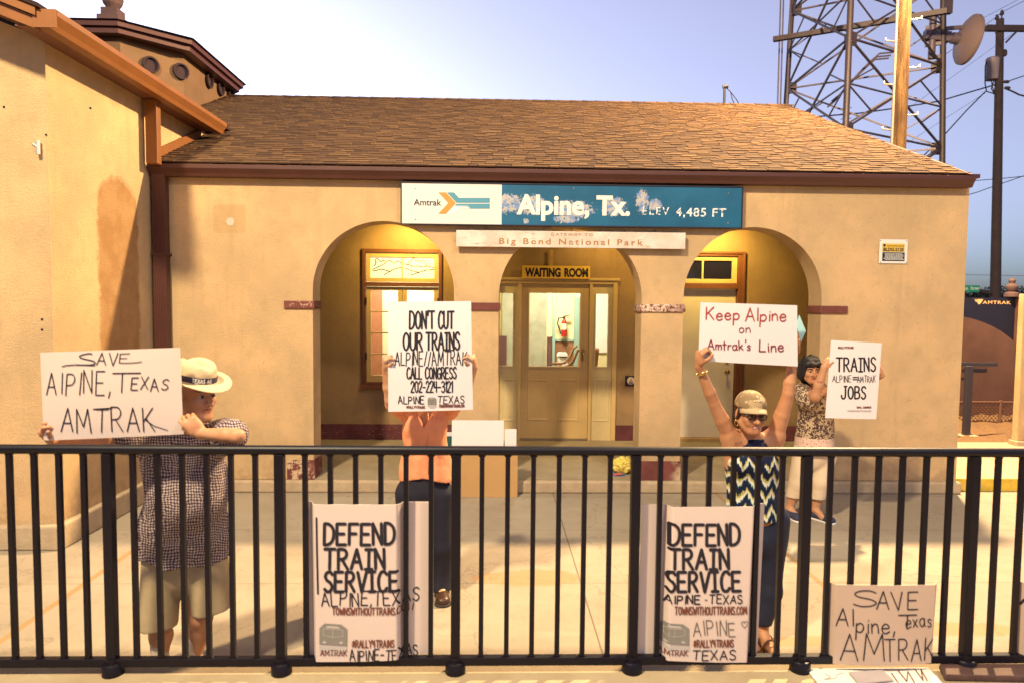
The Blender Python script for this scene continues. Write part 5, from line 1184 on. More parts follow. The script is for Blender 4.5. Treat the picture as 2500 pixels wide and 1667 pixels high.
def held_signs():
    G = 'hand-held protest signs'
    z = Zm(50, 820, 3.733)
    P = Poster('protest_sign', 'wide handwritten save alpine texas amtrak sign held by the man in the straw hat', G, z(190, 150), z(1443, 108), z(1478, 895), z(222, 945), 3.27, M_paper, lambda u, v: .012*math.sin(math.pi*u)*math.sin(2*v+.4)+.008*math.cos(3*u))
    P.line([(395, 273), (430, 262), (520, 256), (690, 263)], z, 8); P.line(smooth_pts([(662, 160), (630, 156), (560, 172), (556, 190), (600, 205), (680, 225), (688, 245), (640, 258), (520, 256)]), z, 9)
    P.text('AV', z, 705, 890, 150, 262, 8, seed=2); P.line([(998, 157), (915, 160), (906, 240), (980, 242), (1060, 238), (1105, 230)], z, 7); P.line([(912, 200), (975, 198)], z, 6)
    P.text('AIPINE,', z, 252, 830, 318, 520, 9, seed=3, jit=.07, gap=.24); P.line([(852, 334), (1098, 332)], z, 10); P.line([(938, 336), (933, 508)], z, 9); P.text('EXAS', z, 1015, 1338, 385, 488, 9, seed=5, jit=.10, gap=.22)
    P.text('AMTRAK', z, 385, 1225, 655, 868, 10, seed=6, jit=.06, gap=.22); P.line([(682, 657), (845, 648)], z, 10); P.line([(1135, 752), (1220, 815), (1340, 856)], z, 6); P.done()
    z = Zm(900, 720, 3.92)
    P = Poster('protest_sign', 'tall printed white sign beginning DON\'T CUT that hides the head of the woman in orange', G, z(187, 68), z(980, 62), z(998, 1095), z(187, 1115), 4.28, M_paperw, lambda u, v: .014*math.sin(math.pi*u)+.008*math.sin(4*v))
    P.text("DON'T", z, 395, 632, 157, 320, 18, jit=.015, gap=.16); P.text('CUT', z, 670, 815, 157, 318, 18, jit=.015, gap=.16); P.text('OUR', z, 335, 515, 360, 520, 18, jit=.015, gap=.16); P.text('TRAINS', z, 552, 870, 358, 518, 18, jit=.015, gap=.16, serif_i=True)
    P.text('ALPINE//AMTRAK', z, 255, 938, 535, 665, 9, seed=3, jit=.06, gap=.2); P.text('CALL CONGRESS', z, 368, 838, 684, 792, 13, jit=.015, gap=.17); P.text('202-224-3121', z, 407, 803, 817, 922, 12, jit=.01, gap=.16)
    P.text('ALPINE', z, 285, 530, 960, 1032, 9, seed=7, jit=.06); P.text('TEXAS', z, 660, 914, 960, 1030, 8, seed=2, jit=.06); P.text('#RALLY4TRAINS', z, 362, 540, 1055, 1078, 5, M_brown, 'web_lettering', jit=.01); P.text('TOWNSWITHOUTTRAINS.COM', z, 674, 915, 1042, 1068, 5, M_brown, 'web_lettering', jit=.01)
    train_icon(P, z, 566, 650, 972, 1060); P.done()
    z = Zm(1660, 720, 3.92)
    P = Poster('protest_sign', 'white sign with red handwriting held overhead by the woman in the cap', G, z(197, 72), z(1122, 102), z(1127, 682), z(178, 628), 3.88, M_paperw, lambda u, v: .016*math.sin(math.pi*u)*(1-.5*v))
    P.text('Keep', z, 247, 555, 118, 238, 11, M_red, 'red_lettering', seed=2); P.text('Alpine', z, 617, 1008, 124, 248, 11, M_red, 'red_lettering', seed=3, gap=.18); P.text('on', z, 558, 662, 268, 358, 8, M_dred, 'dark_red_lettering'); P.text("Amtrak's", z, 262, 664, 430, 522, 10, M_dred, 'dark_red_lettering', seed=5, gap=.17); P.text('Line', z, 752, 985, 428, 538, 11, M_dred, 'dark_red_lettering', seed=6); P.done()
    z = Zm(1900, 800, 3.136)
    P = Poster('protest_sign', 'white trains equal jobs sign held by the dark-haired woman by the wall', G, z(405, 95), z(792, 118), z(750, 697), z(360, 688), 6.02, M_paperw, lambda u, v: .008*math.sin(math.pi*u))
    P.text('#RALLY4TRAINS', z, 455, 572, 143, 159, 3.4, M_brown, 'web_lettering', jit=.01); P.text('TRAINS', z, 442, 742, 228, 330, 12, jit=.02, serif_i=True); P.text('ALPINE', z, 413, 552, 364, 412, 4.5, seed=2, jit=.05); P.text('=', z, 568, 600, 352, 415, 9, jit=0); P.text('AMTRAK', z, 602, 742, 366, 413, 4, seed=4, jit=.06); P.text('JOBS', z, 480, 664, 444, 538, 12, jit=.02)
    P.text('EMAIL CONGRESS', z, 598, 709, 599, 612, 3.2, M_brown, 'web_lettering', jit=0); P.text('TOWNSWITHOUTTRAINS.COM', z, 524, 709, 627, 639, 2.2, M_lgrey, 'grey_lettering', jit=0); P.done()
held_signs()
def curb_litter():
    z = Zm(1900, 1250, 3.76); T = CT+.004
    pts = [atZ(*z(x, y), T) for x, y in ((255, 1440), (1375, 1432), (1500, 1568), (1560, 1640), (420, 1640))]
    o = MB().prism([(p.x, p.y, T) for p in pts], (0, 0, .005)).build('poster', mat('flat_white_card', (.8, .77, .7), .6), None); prop(o, 'white handwritten poster lying flat on the curb below the railing', 'protest sign')
    mb = MB(); f = lambda X, Yv, l: (lambda p: (p.x, p.y, T+.007+l))(atZ(*z(X, -Yv), T+.007))
    for l in ([(1040, 1475), (1100, 1560)], [(1100, 1450), (1180, 1550), (1190, 1460), (1250, 1560)], [(1260, 1445), (1330, 1540), (1310, 1440)], [(1310, 1440), (1370, 1545)]): ribbon(mb, [(p[0], -p[1]) for p in l], 10, f)
    mb.build('lettering', M_brown, o, fix=False)
    mb = MB(); ribbon(mb, [(p[0], -p[1]) for p in smooth_pts([(430, 1480), (480, 1510), (420, 1530), (520, 1520), (540, 1490), (600, 1470)])], 6, f); mb.build('faint_lettering', M_lgrey, o, fix=False)
    pts = [atZ(*z(x, y), T+.014) for x, y in ((645, 1470), (960, 1450), (1060, 1545), (740, 1575))]
    o = MB().prism([(p.x, p.y, T+.014) for p in pts], (0, 0, .004)).build('paper_sheet', mat('grey_paper', (.42, .36, .36), .6, var=.06, vscale=20), None); prop(o, 'grey paper sheet lying on the flat white poster', 'paper')
    pts = [atZ(*z(x, y), T) for x, y in ((1470, 1440), (2300, 1440), (2300, 1560), (1520, 1545))]
    o = MB().prism([(p.x, p.y, T) for p in pts], (0, 0, .03)).build('brown_bag', mat('dark_brown_bag', (.075, .04, .035), .7, var=.3, vscale=14, bump=.5, bscale=12), None, bevel=.01); prop(o, 'dark brown flattened bag on the curb beside the right railing post', 'bag')
curb_litter()
# ================================================================== PEOPLE (smooth distance-field bodies, meshed with surface nets)
class SDF:
    def __init__(s): s.p = []
    def cone(s, a, b, ra, rb, k=.02, flat=None, sub=False):     # tapered limb; flat=(axis, factor) squeezes it along an axis
        s.p.append(('c', np.array(a, float), np.array(b, float), ra, rb, k, flat, sub)); return s
    def ell(s, c, r, k=.02, M=None, sub=False):                 # ellipsoid, M = columns are its axes
        s.p.append(('e', np.array(c, float), np.array(r, float), np.eye(3) if M is None else np.array(M, float), k, None, None, sub)); return s
    def chain(s, pts, rs, k=.02, flat=None):
        for i in range(len(pts)-1): s.cone(pts[i], pts[i+1], rs[i], rs[i+1], k, flat)
        return s
    def bounds(s):
        lo, hi = [], []
        for p in s.p:
            if p[7]: continue
            if p[0] == 'c': r = max(p[3], p[4]); lo += [np.minimum(p[1], p[2])-r]; hi += [np.maximum(p[1], p[2])+r]
            else: r = max(p[2]); lo += [p[1]-r]; hi += [p[1]+r]
        return np.min(lo, 0), np.max(hi, 0)
    def mesh(s, h, disp=None, cut=None):
        lo, hi = s.bounds(); lo = lo-.03; hi = hi+.03; n = np.ceil((hi-lo)/h).astype(int)+1
        ax = [lo[i]+h*np.arange(n[i]) for i in range(3)]; G = np.full(n, .08, np.float32)
        for p in s.p:
            kind, k, sub = p[0], (p[5] if p[0] == 'c' else p[4]), p[7]
            if kind == 'c': r = max(p[3], p[4])+k+.03; a, b = np.minimum(p[1], p[2])-r, np.maximum(p[1], p[2])+r
            else: r = max(p[2])+k+.03; a, b = p[1]-r, p[1]+r
            i0 = np.clip(((a-lo)/h).astype(int), 0, n); i1 = np.clip(((b-lo)/h).astype(int)+2, 0, n)
            if np.any(i1 <= i0): continue
            sl = tuple(slice(i0[i], i1[i]) for i in range(3)); X, Y, Z = np.meshgrid(*[ax[i][sl[i]] for i in range(3)], indexing='ij', sparse=True)
            if kind == 'c':
                A, B = p[1], p[2]; q = [X-A[0], Y-A[1], Z-A[2]]; d = B-A
                if p[6] is not None:
                    nn = np.array(p[6][0], float); nn /= np.linalg.norm(nn); f = p[6][1]-1; c = (q[0]*nn[0]+q[1]*nn[1]+q[2]*nn[2])*f
                    q = [q[i]+nn[i]*c for i in range(3)]; d = d+nn*(d@nn)*f
                dd = max(d@d, 1e-9); t = np.clip((q[0]*d[0]+q[1]*d[1]+q[2]*d[2])/dd, 0, 1)
                v = np.sqrt((q[0]-d[0]*t)**2+(q[1]-d[1]*t)**2+(q[2]-d[2]*t)**2)-(p[3]+(p[4]-p[3])*t)
                if p[6] is not None: v = v*.8
            else:
                q = [X-p[1][0], Y-p[1][1], Z-p[1][2]]; M = p[3]
                e = [q[0]*M[0][i]+q[1]*M[1][i]+q[2]*M[2][i] for i in range(3)]
                k0 = np.sqrt(sum((e[i]/p[2][i])**2 for i in range(3))); k1 = np.sqrt(sum((e[i]/p[2][i]**2)**2 for i in range(3)))+1e-9
                v = k0*(k0-1)/k1
            g = G[sl]
            if sub: v = -v; hh = np.maximum(k-np.abs(g-v), 0)/k; G[sl] = np.maximum(g, v)+hh*hh*k*.25
            else: hh = np.maximum(k-np.abs(g-v), 0)/k; G[sl] = np.minimum(g, v)-hh*hh*k*.25
        if disp is not None or cut is not None:
            X, Y, Z = np.meshgrid(*ax, indexing='ij', sparse=True)
            if disp is not None: G = G+disp(X, Y, Z).astype(np.float32)
            if cut is not None: G = np.maximum(G, cut(X, Y, Z).astype(np.float32))
        return nets(G, lo, h)
def nets(G, lo, h):
    S = G < 0; n = np.array(G.shape); C = np.zeros(n-1, int)
    offs = [(i, j, k) for i in (0, 1) for j in (0, 1) for k in (0, 1)]
    cs = lambda A, o: A[o[0]:n[0]-1+o[0], o[1]:n[1]-1+o[1], o[2]:n[2]-1+o[2]]
    for o in offs: C += cs(S, o)
    act = (C > 0) & (C < 8); idx = np.full(act.shape, -1); ids = np.argwhere(act); idx[act] = np.arange(len(ids))
    P = np.zeros((len(ids), 3)); W = np.zeros(len(ids))
    for a in range(3):
        for o in offs:
            if o[a]: continue
            o2 = list(o); o2[a] = 1
            i, j, k = ids.T; g0 = G[i+o[0], j+o[1], k+o[2]]; g1 = G[i+o2[0], j+o2[1], k+o2[2]]; cr = (g0 < 0) != (g1 < 0)
            t = np.where(cr, g0/np.where(cr, g0-g1, 1), 0); q = np.array(o, float)[None, :].repeat(len(ids), 0); q[:, a] += t
            P += q*cr[:, None]; W += cr
    V = lo+(ids+P/W[:, None])*h; F = []
    for a in range(3):
        b, c = (a+1) % 3, (a+2) % 3; sl0 = [slice(None)]*3; sl1 = [slice(None)]*3; sl0[a] = slice(0, n[a]-1); sl1[a] = slice(1, n[a])
        s0, s1 = S[tuple(sl0)], S[tuple(sl1)]; E = np.argwhere(s0 != s1); ok = (E[:, b] > 0) & (E[:, c] > 0) & (E[:, b] < n[b]-1) & (E[:, c] < n[c]-1); E = E[ok]
        fl = s0[tuple(E.T)]; q = []
        for db, dc in ((-1, -1), (0, -1), (0, 0), (-1, 0)): e = E.copy(); e[:, b] += db; e[:, c] += dc; q.append(idx[tuple(e.T)])
        q = np.stack(q, 1); q[~fl] = q[~fl][:, ::-1]; F.append(q)
    return V, np.concatenate(F)
def skin_mesh(name, VF, mats, parent, org=None, pick=None):
    V, F = VF; V = np.asarray(V); org = np.array(org if org is not None else ((V[:, 0].min()+V[:, 0].max())/2, (V[:, 1].min()+V[:, 1].max())/2, V[:, 2].min()))
    me = bpy.data.meshes.new(name); me.vertices.add(len(V)); me.vertices.foreach_set('co', (V-org).astype(np.float32).ravel())
    me.loops.add(F.size); me.loops.foreach_set('vertex_index', F.astype(np.int32).ravel()); me.polygons.add(len(F)); me.polygons.foreach_set('loop_start', np.arange(0, F.size, 4, dtype=np.int32))
    for m in (mats if isinstance(mats, (list, tuple)) else [mats]): me.materials.append(m)
    if pick is not None: me.polygons.foreach_set('material_index', pick(V[F].mean(1)).astype(np.int32))
    me.update(calc_edges=True); me.validate(); me.polygons.foreach_set('use_smooth', [True]*len(me.polygons))
    o = bpy.data.objects.new(name, me); COL.objects.link(o); place(o, tuple(org), parent); return o
def wrinkle(amp, seed, sx=18, sz=7, n=7):
    g = np.random.RandomState(seed); K = [(g.randn(3)*np.array([sx, sx, sz]), g.rand()*6.28) for _ in range(n)]
    def f(X, Y, Z):
        v = 0
        for k, ph in K: v = v+np.sin(k[0]*X+k[1]*Y+k[2]*Z+ph)
        return v*amp/n*1.6
    return f
def unit(v): v = np.array(v, float); return v/np.linalg.norm(v)
def J(px, py, D): return np.array(atY(px, py, D))
class Head:
    """skull, jaw, nose, ears, eye sockets in a frame given by the facing direction"""
    def __init__(s, c, f, up=(0, 0, 1), sc=1.0):
        s.c = np.array(c, float); s.f = unit(f); s.r = unit(np.cross(s.f, np.array(up, float))); s.u = np.cross(s.r, s.f); s.s = sc; s.M = np.stack([s.r, s.f, s.u], 1)
    def P(s, r, f, u): return s.c+s.s*(s.r*r+s.f*f+s.u*u)
    def add(s, S, neck, nr=.052, long_=1.0, thin=1.0, smile=False):
        k = s.s
        S.ell(s.P(0, -.012, .03), np.array([.074, .094, .088])*k, .02, s.M).ell(s.P(0, .03, -.042*long_), np.array([.058*thin, .066, .078*long_])*k, .03, s.M)
        S.ell(s.P(0, .074, -.098*long_), np.array([.024, .020, .018])*k, .025, s.M)
        for e in (-1, 1):
            S.cone(s.P(e*.058*thin, -.005, -.05), s.P(e*.022, .066, -.095*long_), .018*k, .016*k, .03)
            S.ell(s.P(e*.040, .066, -.030), np.array([.022, .020, .02])*k, .022, s.M)
            S.cone(s.P(e*.012, .088, .024), s.P(e*.048, .074, .022), .011*k, .009*k, .012)
            S.ell(s.P(e*.031, .100, .001), np.array([.016, .017, .0115])*k, .010, s.M, sub=True)
            S.ell(s.P(e*.031, .075, .001), np.array([.014, .012, .011])*k, .006, s.M)
            S.ell(s.P(e*.076, -.012, -.012), np.array([.010, .020, .032])*k, .008, s.M)
            S.ell(s.P(e*.014, .099, -.036), np.array([.009, .010, .008])*k, .008, s.M)
            if smile: S.ell(s.P(e*.036, .074, -.052), np.array([.014, .012, .012])*k, .014, s.M)
        S.cone(s.P(0, .091, .008), s.P(0, .116, -.033), .0085*k, .0125*k, .012)
        S.cone(s.P(-.019, .084, -.061), s.P(.019, .084, -.061), .007*k, .007*k, .008).cone(s.P(-.016, .083, -.074), s.P(.016, .083, -.074), .0075*k, .0075*k, .008)
        S.ell(s.P(0, .096, -.0675), np.array([.020, .010, .0022])*k, .004, s.M, sub=True)
        S.cone(s.P(0, -.025, -.05), neck, nr*k, nr*k*1.05, .03)
    def face_pick(s, lip=1):
        def f(C):
            q = (C-s.c)@np.stack([s.r, s.f, s.u], 1)/s.s; r = np.zeros(len(C))
            r[(np.abs(q[:, 0]) < .024) & (q[:, 1] > .074) & (np.abs(q[:, 2]+.0672) < .0095)] = lip; return r
        return f
    def eyes(s, parent, iris=(.03, .02, .015)):
        mw = mat('eye_white', (.34, .29, .26), .3); mi = mat('eye_iris', iris, .2)
        for e in (-1, 1):
            c = Vector(s.P(e*.031, .0815, .001)); mb = MB(); mb.lathe(c-Vector(s.f)*.0115*s.s, [(0, 0), (.006*s.s, .0014*s.s), (.0105*s.s, .006*s.s), (.0118*s.s, .0115*s.s), (.0105*s.s, .017*s.s), (.0068*s.s, .0215*s.s), (0, .0232*s.s)], 14, axis=s.f)
            mb.lathe(c+Vector(s.f)*.0088*s.s, [(.0078*s.s, -.002*s.s), (.0075*s.s, .0016*s.s), (.0, .0034*s.s)], 12, axis=s.f, mi=1); mb.build('eye', [mw, mi], parent, smooth=True)
        mbw = MB()
        return mbw
    def brows(s, parent, m):
        for e in (-1, 1): MB().tube([s.P(e*.014, .100, .022), s.P(e*.032, .097, .028), s.P(e*.05, .082, .024)], [.0035*s.s, .0042*s.s, .0025*s.s], 7).build('eyebrow', m, parent, smooth=True)
def rot_to(v, n, a):                              # turn v towards n by angle a (v, n perpendicular units)
    return v*math.cos(a)+n*math.sin(a), n*math.cos(a)-v*math.sin(a)
def hand(S, wrist, d, n, side, curl=(.35, .7, .5), sc=1.0, thumb=(.55, .55, .6), spread=.05, wr=.026):
    """wrist position, d towards the knuckles, n out of the palm, side=+1/-1: which way the index finger lies along d x n"""
    w = np.array(wrist, float); d = unit(d); n = unit(np.array(n, float)-d*np.dot(n, d)); s = np.cross(d, n)*side
    K = w+d*.088*sc
    S.cone(w, w+d*.045*sc, wr*sc, .033*sc, .018, (n, 1.7)).cone(w+d*.04*sc+s*.012*sc, K-d*.008*sc+s*.02*sc, .026*sc, .021*sc, .016, (n, 1.5)).cone(w+d*.04*sc-s*.012*sc, K-d*.014*sc-s*.022*sc, .026*sc, .019*sc, .016, (n, 1.5))
    for i, (o, L) in enumerate(((.030, .93), (.010, 1.05), (-.011, 1.0), (-.030, .80))):
        p = K+s*o*sc-d*(.002+.006*abs(i-1))*sc; v = unit(d+s*spread*(1.2-i*.8)); nn = unit(n-v*np.dot(n, v)); r = (.0092, .0094, .009, .0082)[i]*sc
        for seg, a, l in zip(range(3), curl, (.043, .027, .021)):
            v, nn = rot_to(v, nn, a*(1+.06*i)); q = p+v*l*L*sc; S.cone(p, q, r, r*.9, .006); p = q; r *= .9
    b = w+d*.028*sc+s*.026*sc+n*.004*sc; v = unit(d*thumb[0]+s*thumb[1]+n*thumb[2]); m = b+v*.046*sc; v2 = unit(v+d*.55); S.cone(b, m, .0145*sc, .0115*sc, .014).cone(m, m+v2*.032*sc, .0112*sc, .009*sc, .006)
    return K
def skinmat(name, c):
    g, m = newmat(name, rough=.5, spec=.35); b = g.b
    n = g.noise(9, 5, .6); cc = g.mix(g.step(n, .35, .68), [c[0]*.86, c[1]*.78, c[2]*.74], c); g.color(g.mix(g.m('MULTIPLY', g.step(g.noise(60, 3), .58, .7), .25), cc, [c[0]*.75, c[1]*.6, c[2]*.52]))
    b.inputs['Subsurface Weight'].default_value = .12; b.inputs['Subsurface Radius'].default_value = (.012, .005, .003); b.inputs['Subsurface Scale'].default_value = 1.0; g.bump(g.noise(170, 3), .12, .002); return m
def leather(name, c): return mat(name, c, .35, var=.2, vscale=20, bump=.15, bscale=60)
def shoe(parent, name, heel, toe, m, ms=None, w=.045, h=.07, res=.006):
    heel, toe = np.array(heel, float), np.array(toe, float); d = unit(toe-heel); S = SDF(); mid = heel*.5+toe*.5
    S.ell(heel+np.array([0, 0, h*.55]), (w*.85, w*.85, h*.58), .03); S.cone(heel+np.array([0, 0, .034]), toe-d*.03+np.array([0, 0, .026]), .034, .024, .03, (np.cross(d, (0, 0, 1)), .72)); S.cone(heel+d*.06+np.array([0, 0, h*.8]), mid+d*.03+np.array([0, 0, .04]), w*.72, w*.66, .03); S.ell(toe-d*.045+np.array([0, 0, .026]), (w*.98, w*.98, .03), .03)
    o = skin_mesh(name, S.mesh(res, cut=lambda X, Y, Z: (heel[2]+.012)-Z+0*X+0*Y), m, parent)
    S2 = SDF(); S2.cone(heel, toe-d*.03, .036, .038, .03, (np.cross(d, (0, 0, 1)), .78)); S2.ell(toe-d*.045, (w*1.03, w*1.03, .03), .03); S2.ell(heel+d*.01, (w*.9, w*.9, .03), .03)
    z0, z1 = heel[2], heel[2]+.018
    skin_mesh('sole', S2.mesh(res, cut=lambda X, Y, Z: np.maximum(z0-Z, Z-z1)+0*X+0*Y), ms or mat('shoe_sole', (.03, .025, .025), .7), o); return o

# ------------------------------------------------------------------ man in the straw hat
def man():
    t = thing('person', (-2.03, 3.55, 0), 'man in straw hat, checked shirt and khaki shorts leaning on the railing with a sign', 'person', 'protesters on the platform')
    sk = skinmat('weathered_skin', (.50, .255, .135)); lip = mat('lips', (.33, .12, .075), .5)
    B = SDF(); pelvis = J(452, 1300, 3.66); chest = J(455, 1120, 3.58)
    nk = J(468, 1052, 3.53)
    B.cone(pelvis, chest, .15, .17, .06, ((0, 1, 0), 1.35)).cone(chest, nk+np.array([0, .03, -.06]), .15, .09, .06, ((0, 1, 0), 1.25))
    shR, shL = J(548, 1062, 3.52), J(372, 1066, 3.56)
    elR, wrR = J(580, 1075, 3.19)+np.array([0, 0, .022]), J(490, 1057, 3.235)
    elL, wrL = J(262, 1090, 3.38)+np.array([0, 0, .02]), J(138, 1078, 3.335)
    B.cone(chest+np.array([0, 0, .08]), shR, .085, .062, .05).cone(chest+np.array([0, 0, .08]), shL, .085, .062, .05)
    B.chain([shR, elR], [.052, .035], .02).chain([elR, elR*.7+wrR*.3, wrR], [.034, .0345, .024], .008)
    B.chain([shL, elL], [.052, .035], .02).chain([elL, elL*.7+wrL*.3, wrL], [.034, .0345, .024], .008)
    hand(B, wrR, (-.62, -.10, .72), (-.25, .95, -.15), 1, curl=(.75, 1.0, .7), thumb=(.5, .35, .75), sc=.96, wr=.026)
    hand(B, wrL, (-.34, -.46, .72), (.93, .05, .30), -1, curl=(.85, 1.1, .8), thumb=(.65, .35, .6), sc=1.05, wr=.027)
    gz = 0.0; hips = [J(400, 1330, 3.64), J(505, 1330, 3.64)]
    knees = [J(388, 1520, 3.58), J(490, 1505, 3.60)]; ank = [J(391, 1648, 3.60), J(473, 1650, 3.62)]
    for h, k, a in zip(hips, knees, ank):
        a = np.array([a[0], a[1], .09]); B.cone(pelvis, h, .12, .10, .05).chain([h, k], [.095, .062], .03); m = k*.62+a*.38
        B.cone(k, m+np.array([0, .02, 0]), .055, .058, .02).cone(m+np.array([0, .02, 0]), a, .056, .036, .02).cone(a, a+np.array([.02, -.12, -.055]), .034, .03, .02)
    hc = J(478, 959, 3.455); H = Head(hc, (.86, -.51, -.10), sc=1.04); H.add(B, nk, .056, long_=1.13)
    V = B.mesh(.0048); body = skin_mesh('body', V, [sk, lip], t, pick=H.face_pick())
    H.eyes(t); H.brows(t, mat('grey_brow', (.16, .11, .08), .8))
    # grey hair at the temples
    Hs = SDF(); 
    for e in (-1, 1): Hs.ell(H.P(e*.070, -.035, .012), (.018, .04, .035), .01, H.M)
    Hs.ell(H.P(0, -.085, .0), (.06, .03, .05), .01, H.M); skin_mesh('hair', Hs.mesh(.006, wrinkle(.004, 3, 90, 60)), mat('grey_hair', (.30, .24, .20), .8, var=.3, vscale=60), t)
    # straw hat: pinched crown, ribbon with lettering, curved brim
    straw = mat('pale_straw', (.50, .385, .235), .75, var=.12, vscale=24, bump=.4, bscale=90)
    up = unit(H.u*1.0+H.f*.10); rr, ff = H.r, unit(np.cross(up, H.r)); hb = H.P(0, -.008, .064); mb = MB(); vs = []; N = 48
    prof = [(.170, -.001), (.152, .001), (.128, .003), (.110, .004), (.099, .008), (.098, .03), (.097, .052), (.093, .076), (.083, .094), (.064, .104), (.035, .106), (.0005, .099)]
    for i, (r, h) in enumerate(prof):
        for k in range(N):
            a = 2*math.pi*k/N; ca, sa = math.cos(a), math.sin(a); e = 1.0 if i > 3 else 1.0
            br = max(0, (r-.11)/.05) if i < 4 else 0
            dz = br*(.020*abs(ca)**2.2 - .008*max(0, sa)**2) ; pin = (.012*max(0, (h-.06)/.06))*(1 if i > 5 else 0)*math.exp(-((sa-.75)/.3)**2)*abs(ca)
            crown = -.028*math.exp(-(ca*r/.03)**2)*max(0, (h-.072)/.034) if i > 6 else 0
            vs.append(hb+rr*(ca*(r*.92-pin))+ff*(sa*r*1.14)+up*(h+dz+crown))
    fs = [(i*N+k, i*N+(k+1) % N, (i+1)*N+(k+1) % N, (i+1)*N+k) for i in range(len(prof)-1) for k in range(N)]+[tuple(range((len(prof)-1)*N, len(prof)*N))]
    mb.add(vs, fs); hat = mb.build('straw_hat', straw, t, smooth=True); md = hat.modifiers.new('thickness', 'SOLIDIFY'); md.thickness = .004; md.offset = -1
    def band(a, r, h): return Vector(hb+rr*(math.cos(a)*r*.92)+ff*(math.sin(a)*r*1.14)+up*h)
    mb = MB(); vs = []
    for k in range(N):
        a = 2*math.pi*k/N; vs += [band(a, .1015, .010), band(a, .1000, .038)]
    mb.add(vs, [(2*k, 2*((k+1) % N), 2*((k+1) % N)+1, 2*k+1) for k in range(N)]); bd = mb.build('hat_band', mat('dark_hat_band', (.025, .02, .045), .6), hat, smooth=True)
    # letters around the band, centred towards the camera
    best = min((a for a in np.linspace(0, 2*math.pi, 180)), key=lambda a: (Vector(CAM)-band(a, .1, .02)).length)
    ls, W = stroke_text('TEXAS AGGIES'[:8], .02, .22); mb = MB()
    for l in ls: ribbon(mb, [(p[0]/1.0, p[1]) for p in l], .2, lambda u, v, q: band(best+DIR*((u-2.15)*.155), .1035+q, .0145+.019*v))
    mb.build('band_lettering', mat('band_letters', (.75, .72, .68), .6), bd, fix=False)
    # checked shirt
    g, ms = newmat('checked_shirt', rough=.85, spec=.1)
    per = .0142
    def sq(v): return g.step(g.m('ABSOLUTE', g.m('SUBTRACT', g.m('FRACT', g.m('DIVIDE', v, per)), .5)), .2, .3)
    wob = g.m('MULTIPLY', g.m('SUBTRACT', g.noise(7, 3), .5), .055); wob2 = g.m('MULTIPLY', g.m('SUBTRACT', g.noise(6.1, 3, vec=g.scaled(1.1, .9, 1.2)), .5), .055)
    a, b = sq(g.m('ADD', g.m('ADD', g.wx, g.m('MULTIPLY', g.wy, .6)), wob)), sq(g.m('ADD', g.m('ADD', g.wz, g.m('MULTIPLY', g.wy, .25)), wob2))
    f = g.m('MULTIPLY', g.m('ADD', a, b), .5)
    r = nd(g.nt, 'ShaderNodeValToRGB'); g.L.new(f, r.inputs[0]); el = r.color_ramp.elements; el[0].color = (.48, .40, .36, 1); el[1].color = (.035, .022, .04, 1); e = el.new(.5); e.color = (.17, .12, .13, 1); g.color(r.outputs[0]); g.bump(g.noise(10, 5, .6, dist=1.2), .9, .03)
    S = SDF(); hem = J(450, 1362, 3.6)[2]
    S.cone(np.array([pelvis[0]-.01, pelvis[1], hem-.22]), chest, .246, .198, .06, ((0, 1, 0), 1.35)).cone(chest, nk+np.array([0, .05, -.07]), .18, .12, .06, ((0, 1, 0), 1.15))
    S.ell(J(455, 1215, 3.50), (.185, .13, .16), .08)
    S.cone(chest+np.array([0, 0, .09]), shR, .10, .082, .05).cone(chest+np.array([0, 0, .09]), shL, .10, .082, .05)
    S.cone(shR, shR*.30+elR*.70, .082, .072, .03).cone(shL, shL*.40+elL*.60, .082, .074, .03)
    sh = skin_mesh('shirt', S.mesh(.0065, wrinkle(.013, 5, 15, 11), cut=lambda X, Y, Z: (hem+.012*np.sin(X*9)+.01*np.sin(X*31))-Z+0*Y), ms, t)
    C = SDF()    # collar
    for e, q in ((1, (.085, -.045, -.012)), (-1, (-.085, -.03, -.01))): C.cone(nk+np.array([e*.03, .07, .03]), nk+np.array([q[0], q[1], q[2]-.02]), .018, .02, .02, ((0, 0, 1), .6)); C.cone(nk+np.array(q)+np.array([0, 0, -.02]), nk+np.array([e*.03, -.11, -.06]), .02, .012, .02)
    skin_mesh('collar', C.mesh(.006), ms, sh)
    mb = MB()
    for k in range(6): q = J(458, 1130+k*42, 3.395); mb.lathe((q[0], q[1]-.0, q[2]), [(.0055, 0), (.005, .003)], 8, axis=(0, -1, 0))
    # shorts
    mk = mat('khaki_cotton', (.38, .29, .17), .85, var=.10, vscale=9, bump=.25, bscale=30)
    K = SDF(); K.cone(np.array([pelvis[0], pelvis[1], hem+.06]), np.array([pelvis[0], pelvis[1], hem-.06]), .19, .185, .05, ((0, 1, 0), 1.3))
    ends = [(J(381, 1528, 3.58), .102), (J(517, 1490, 3.6), .098)]
    for h, (e, r) in zip(hips, ends): K.cone(h, e+np.array([0, 0, -.06]), .104, r, .018)
    zc = [ends[0][0], ends[1][0]]; xm = (zc[0][0]+zc[1][0])/2
    skin_mesh('shorts', K.mesh(.0065, wrinkle(.008, 9, 20, 9), cut=lambda X, Y, Z: np.where(X < xm, zc[0][2], zc[1][2])+.12*(X-np.where(X < xm, zc[0][0], zc[1][0]))*np.where(X < xm, -.3, 1.0)-Z+0*Y), mk, t)
    mso = mat('pale_sock', (.55, .46, .38), .9, bump=.3, bscale=120)
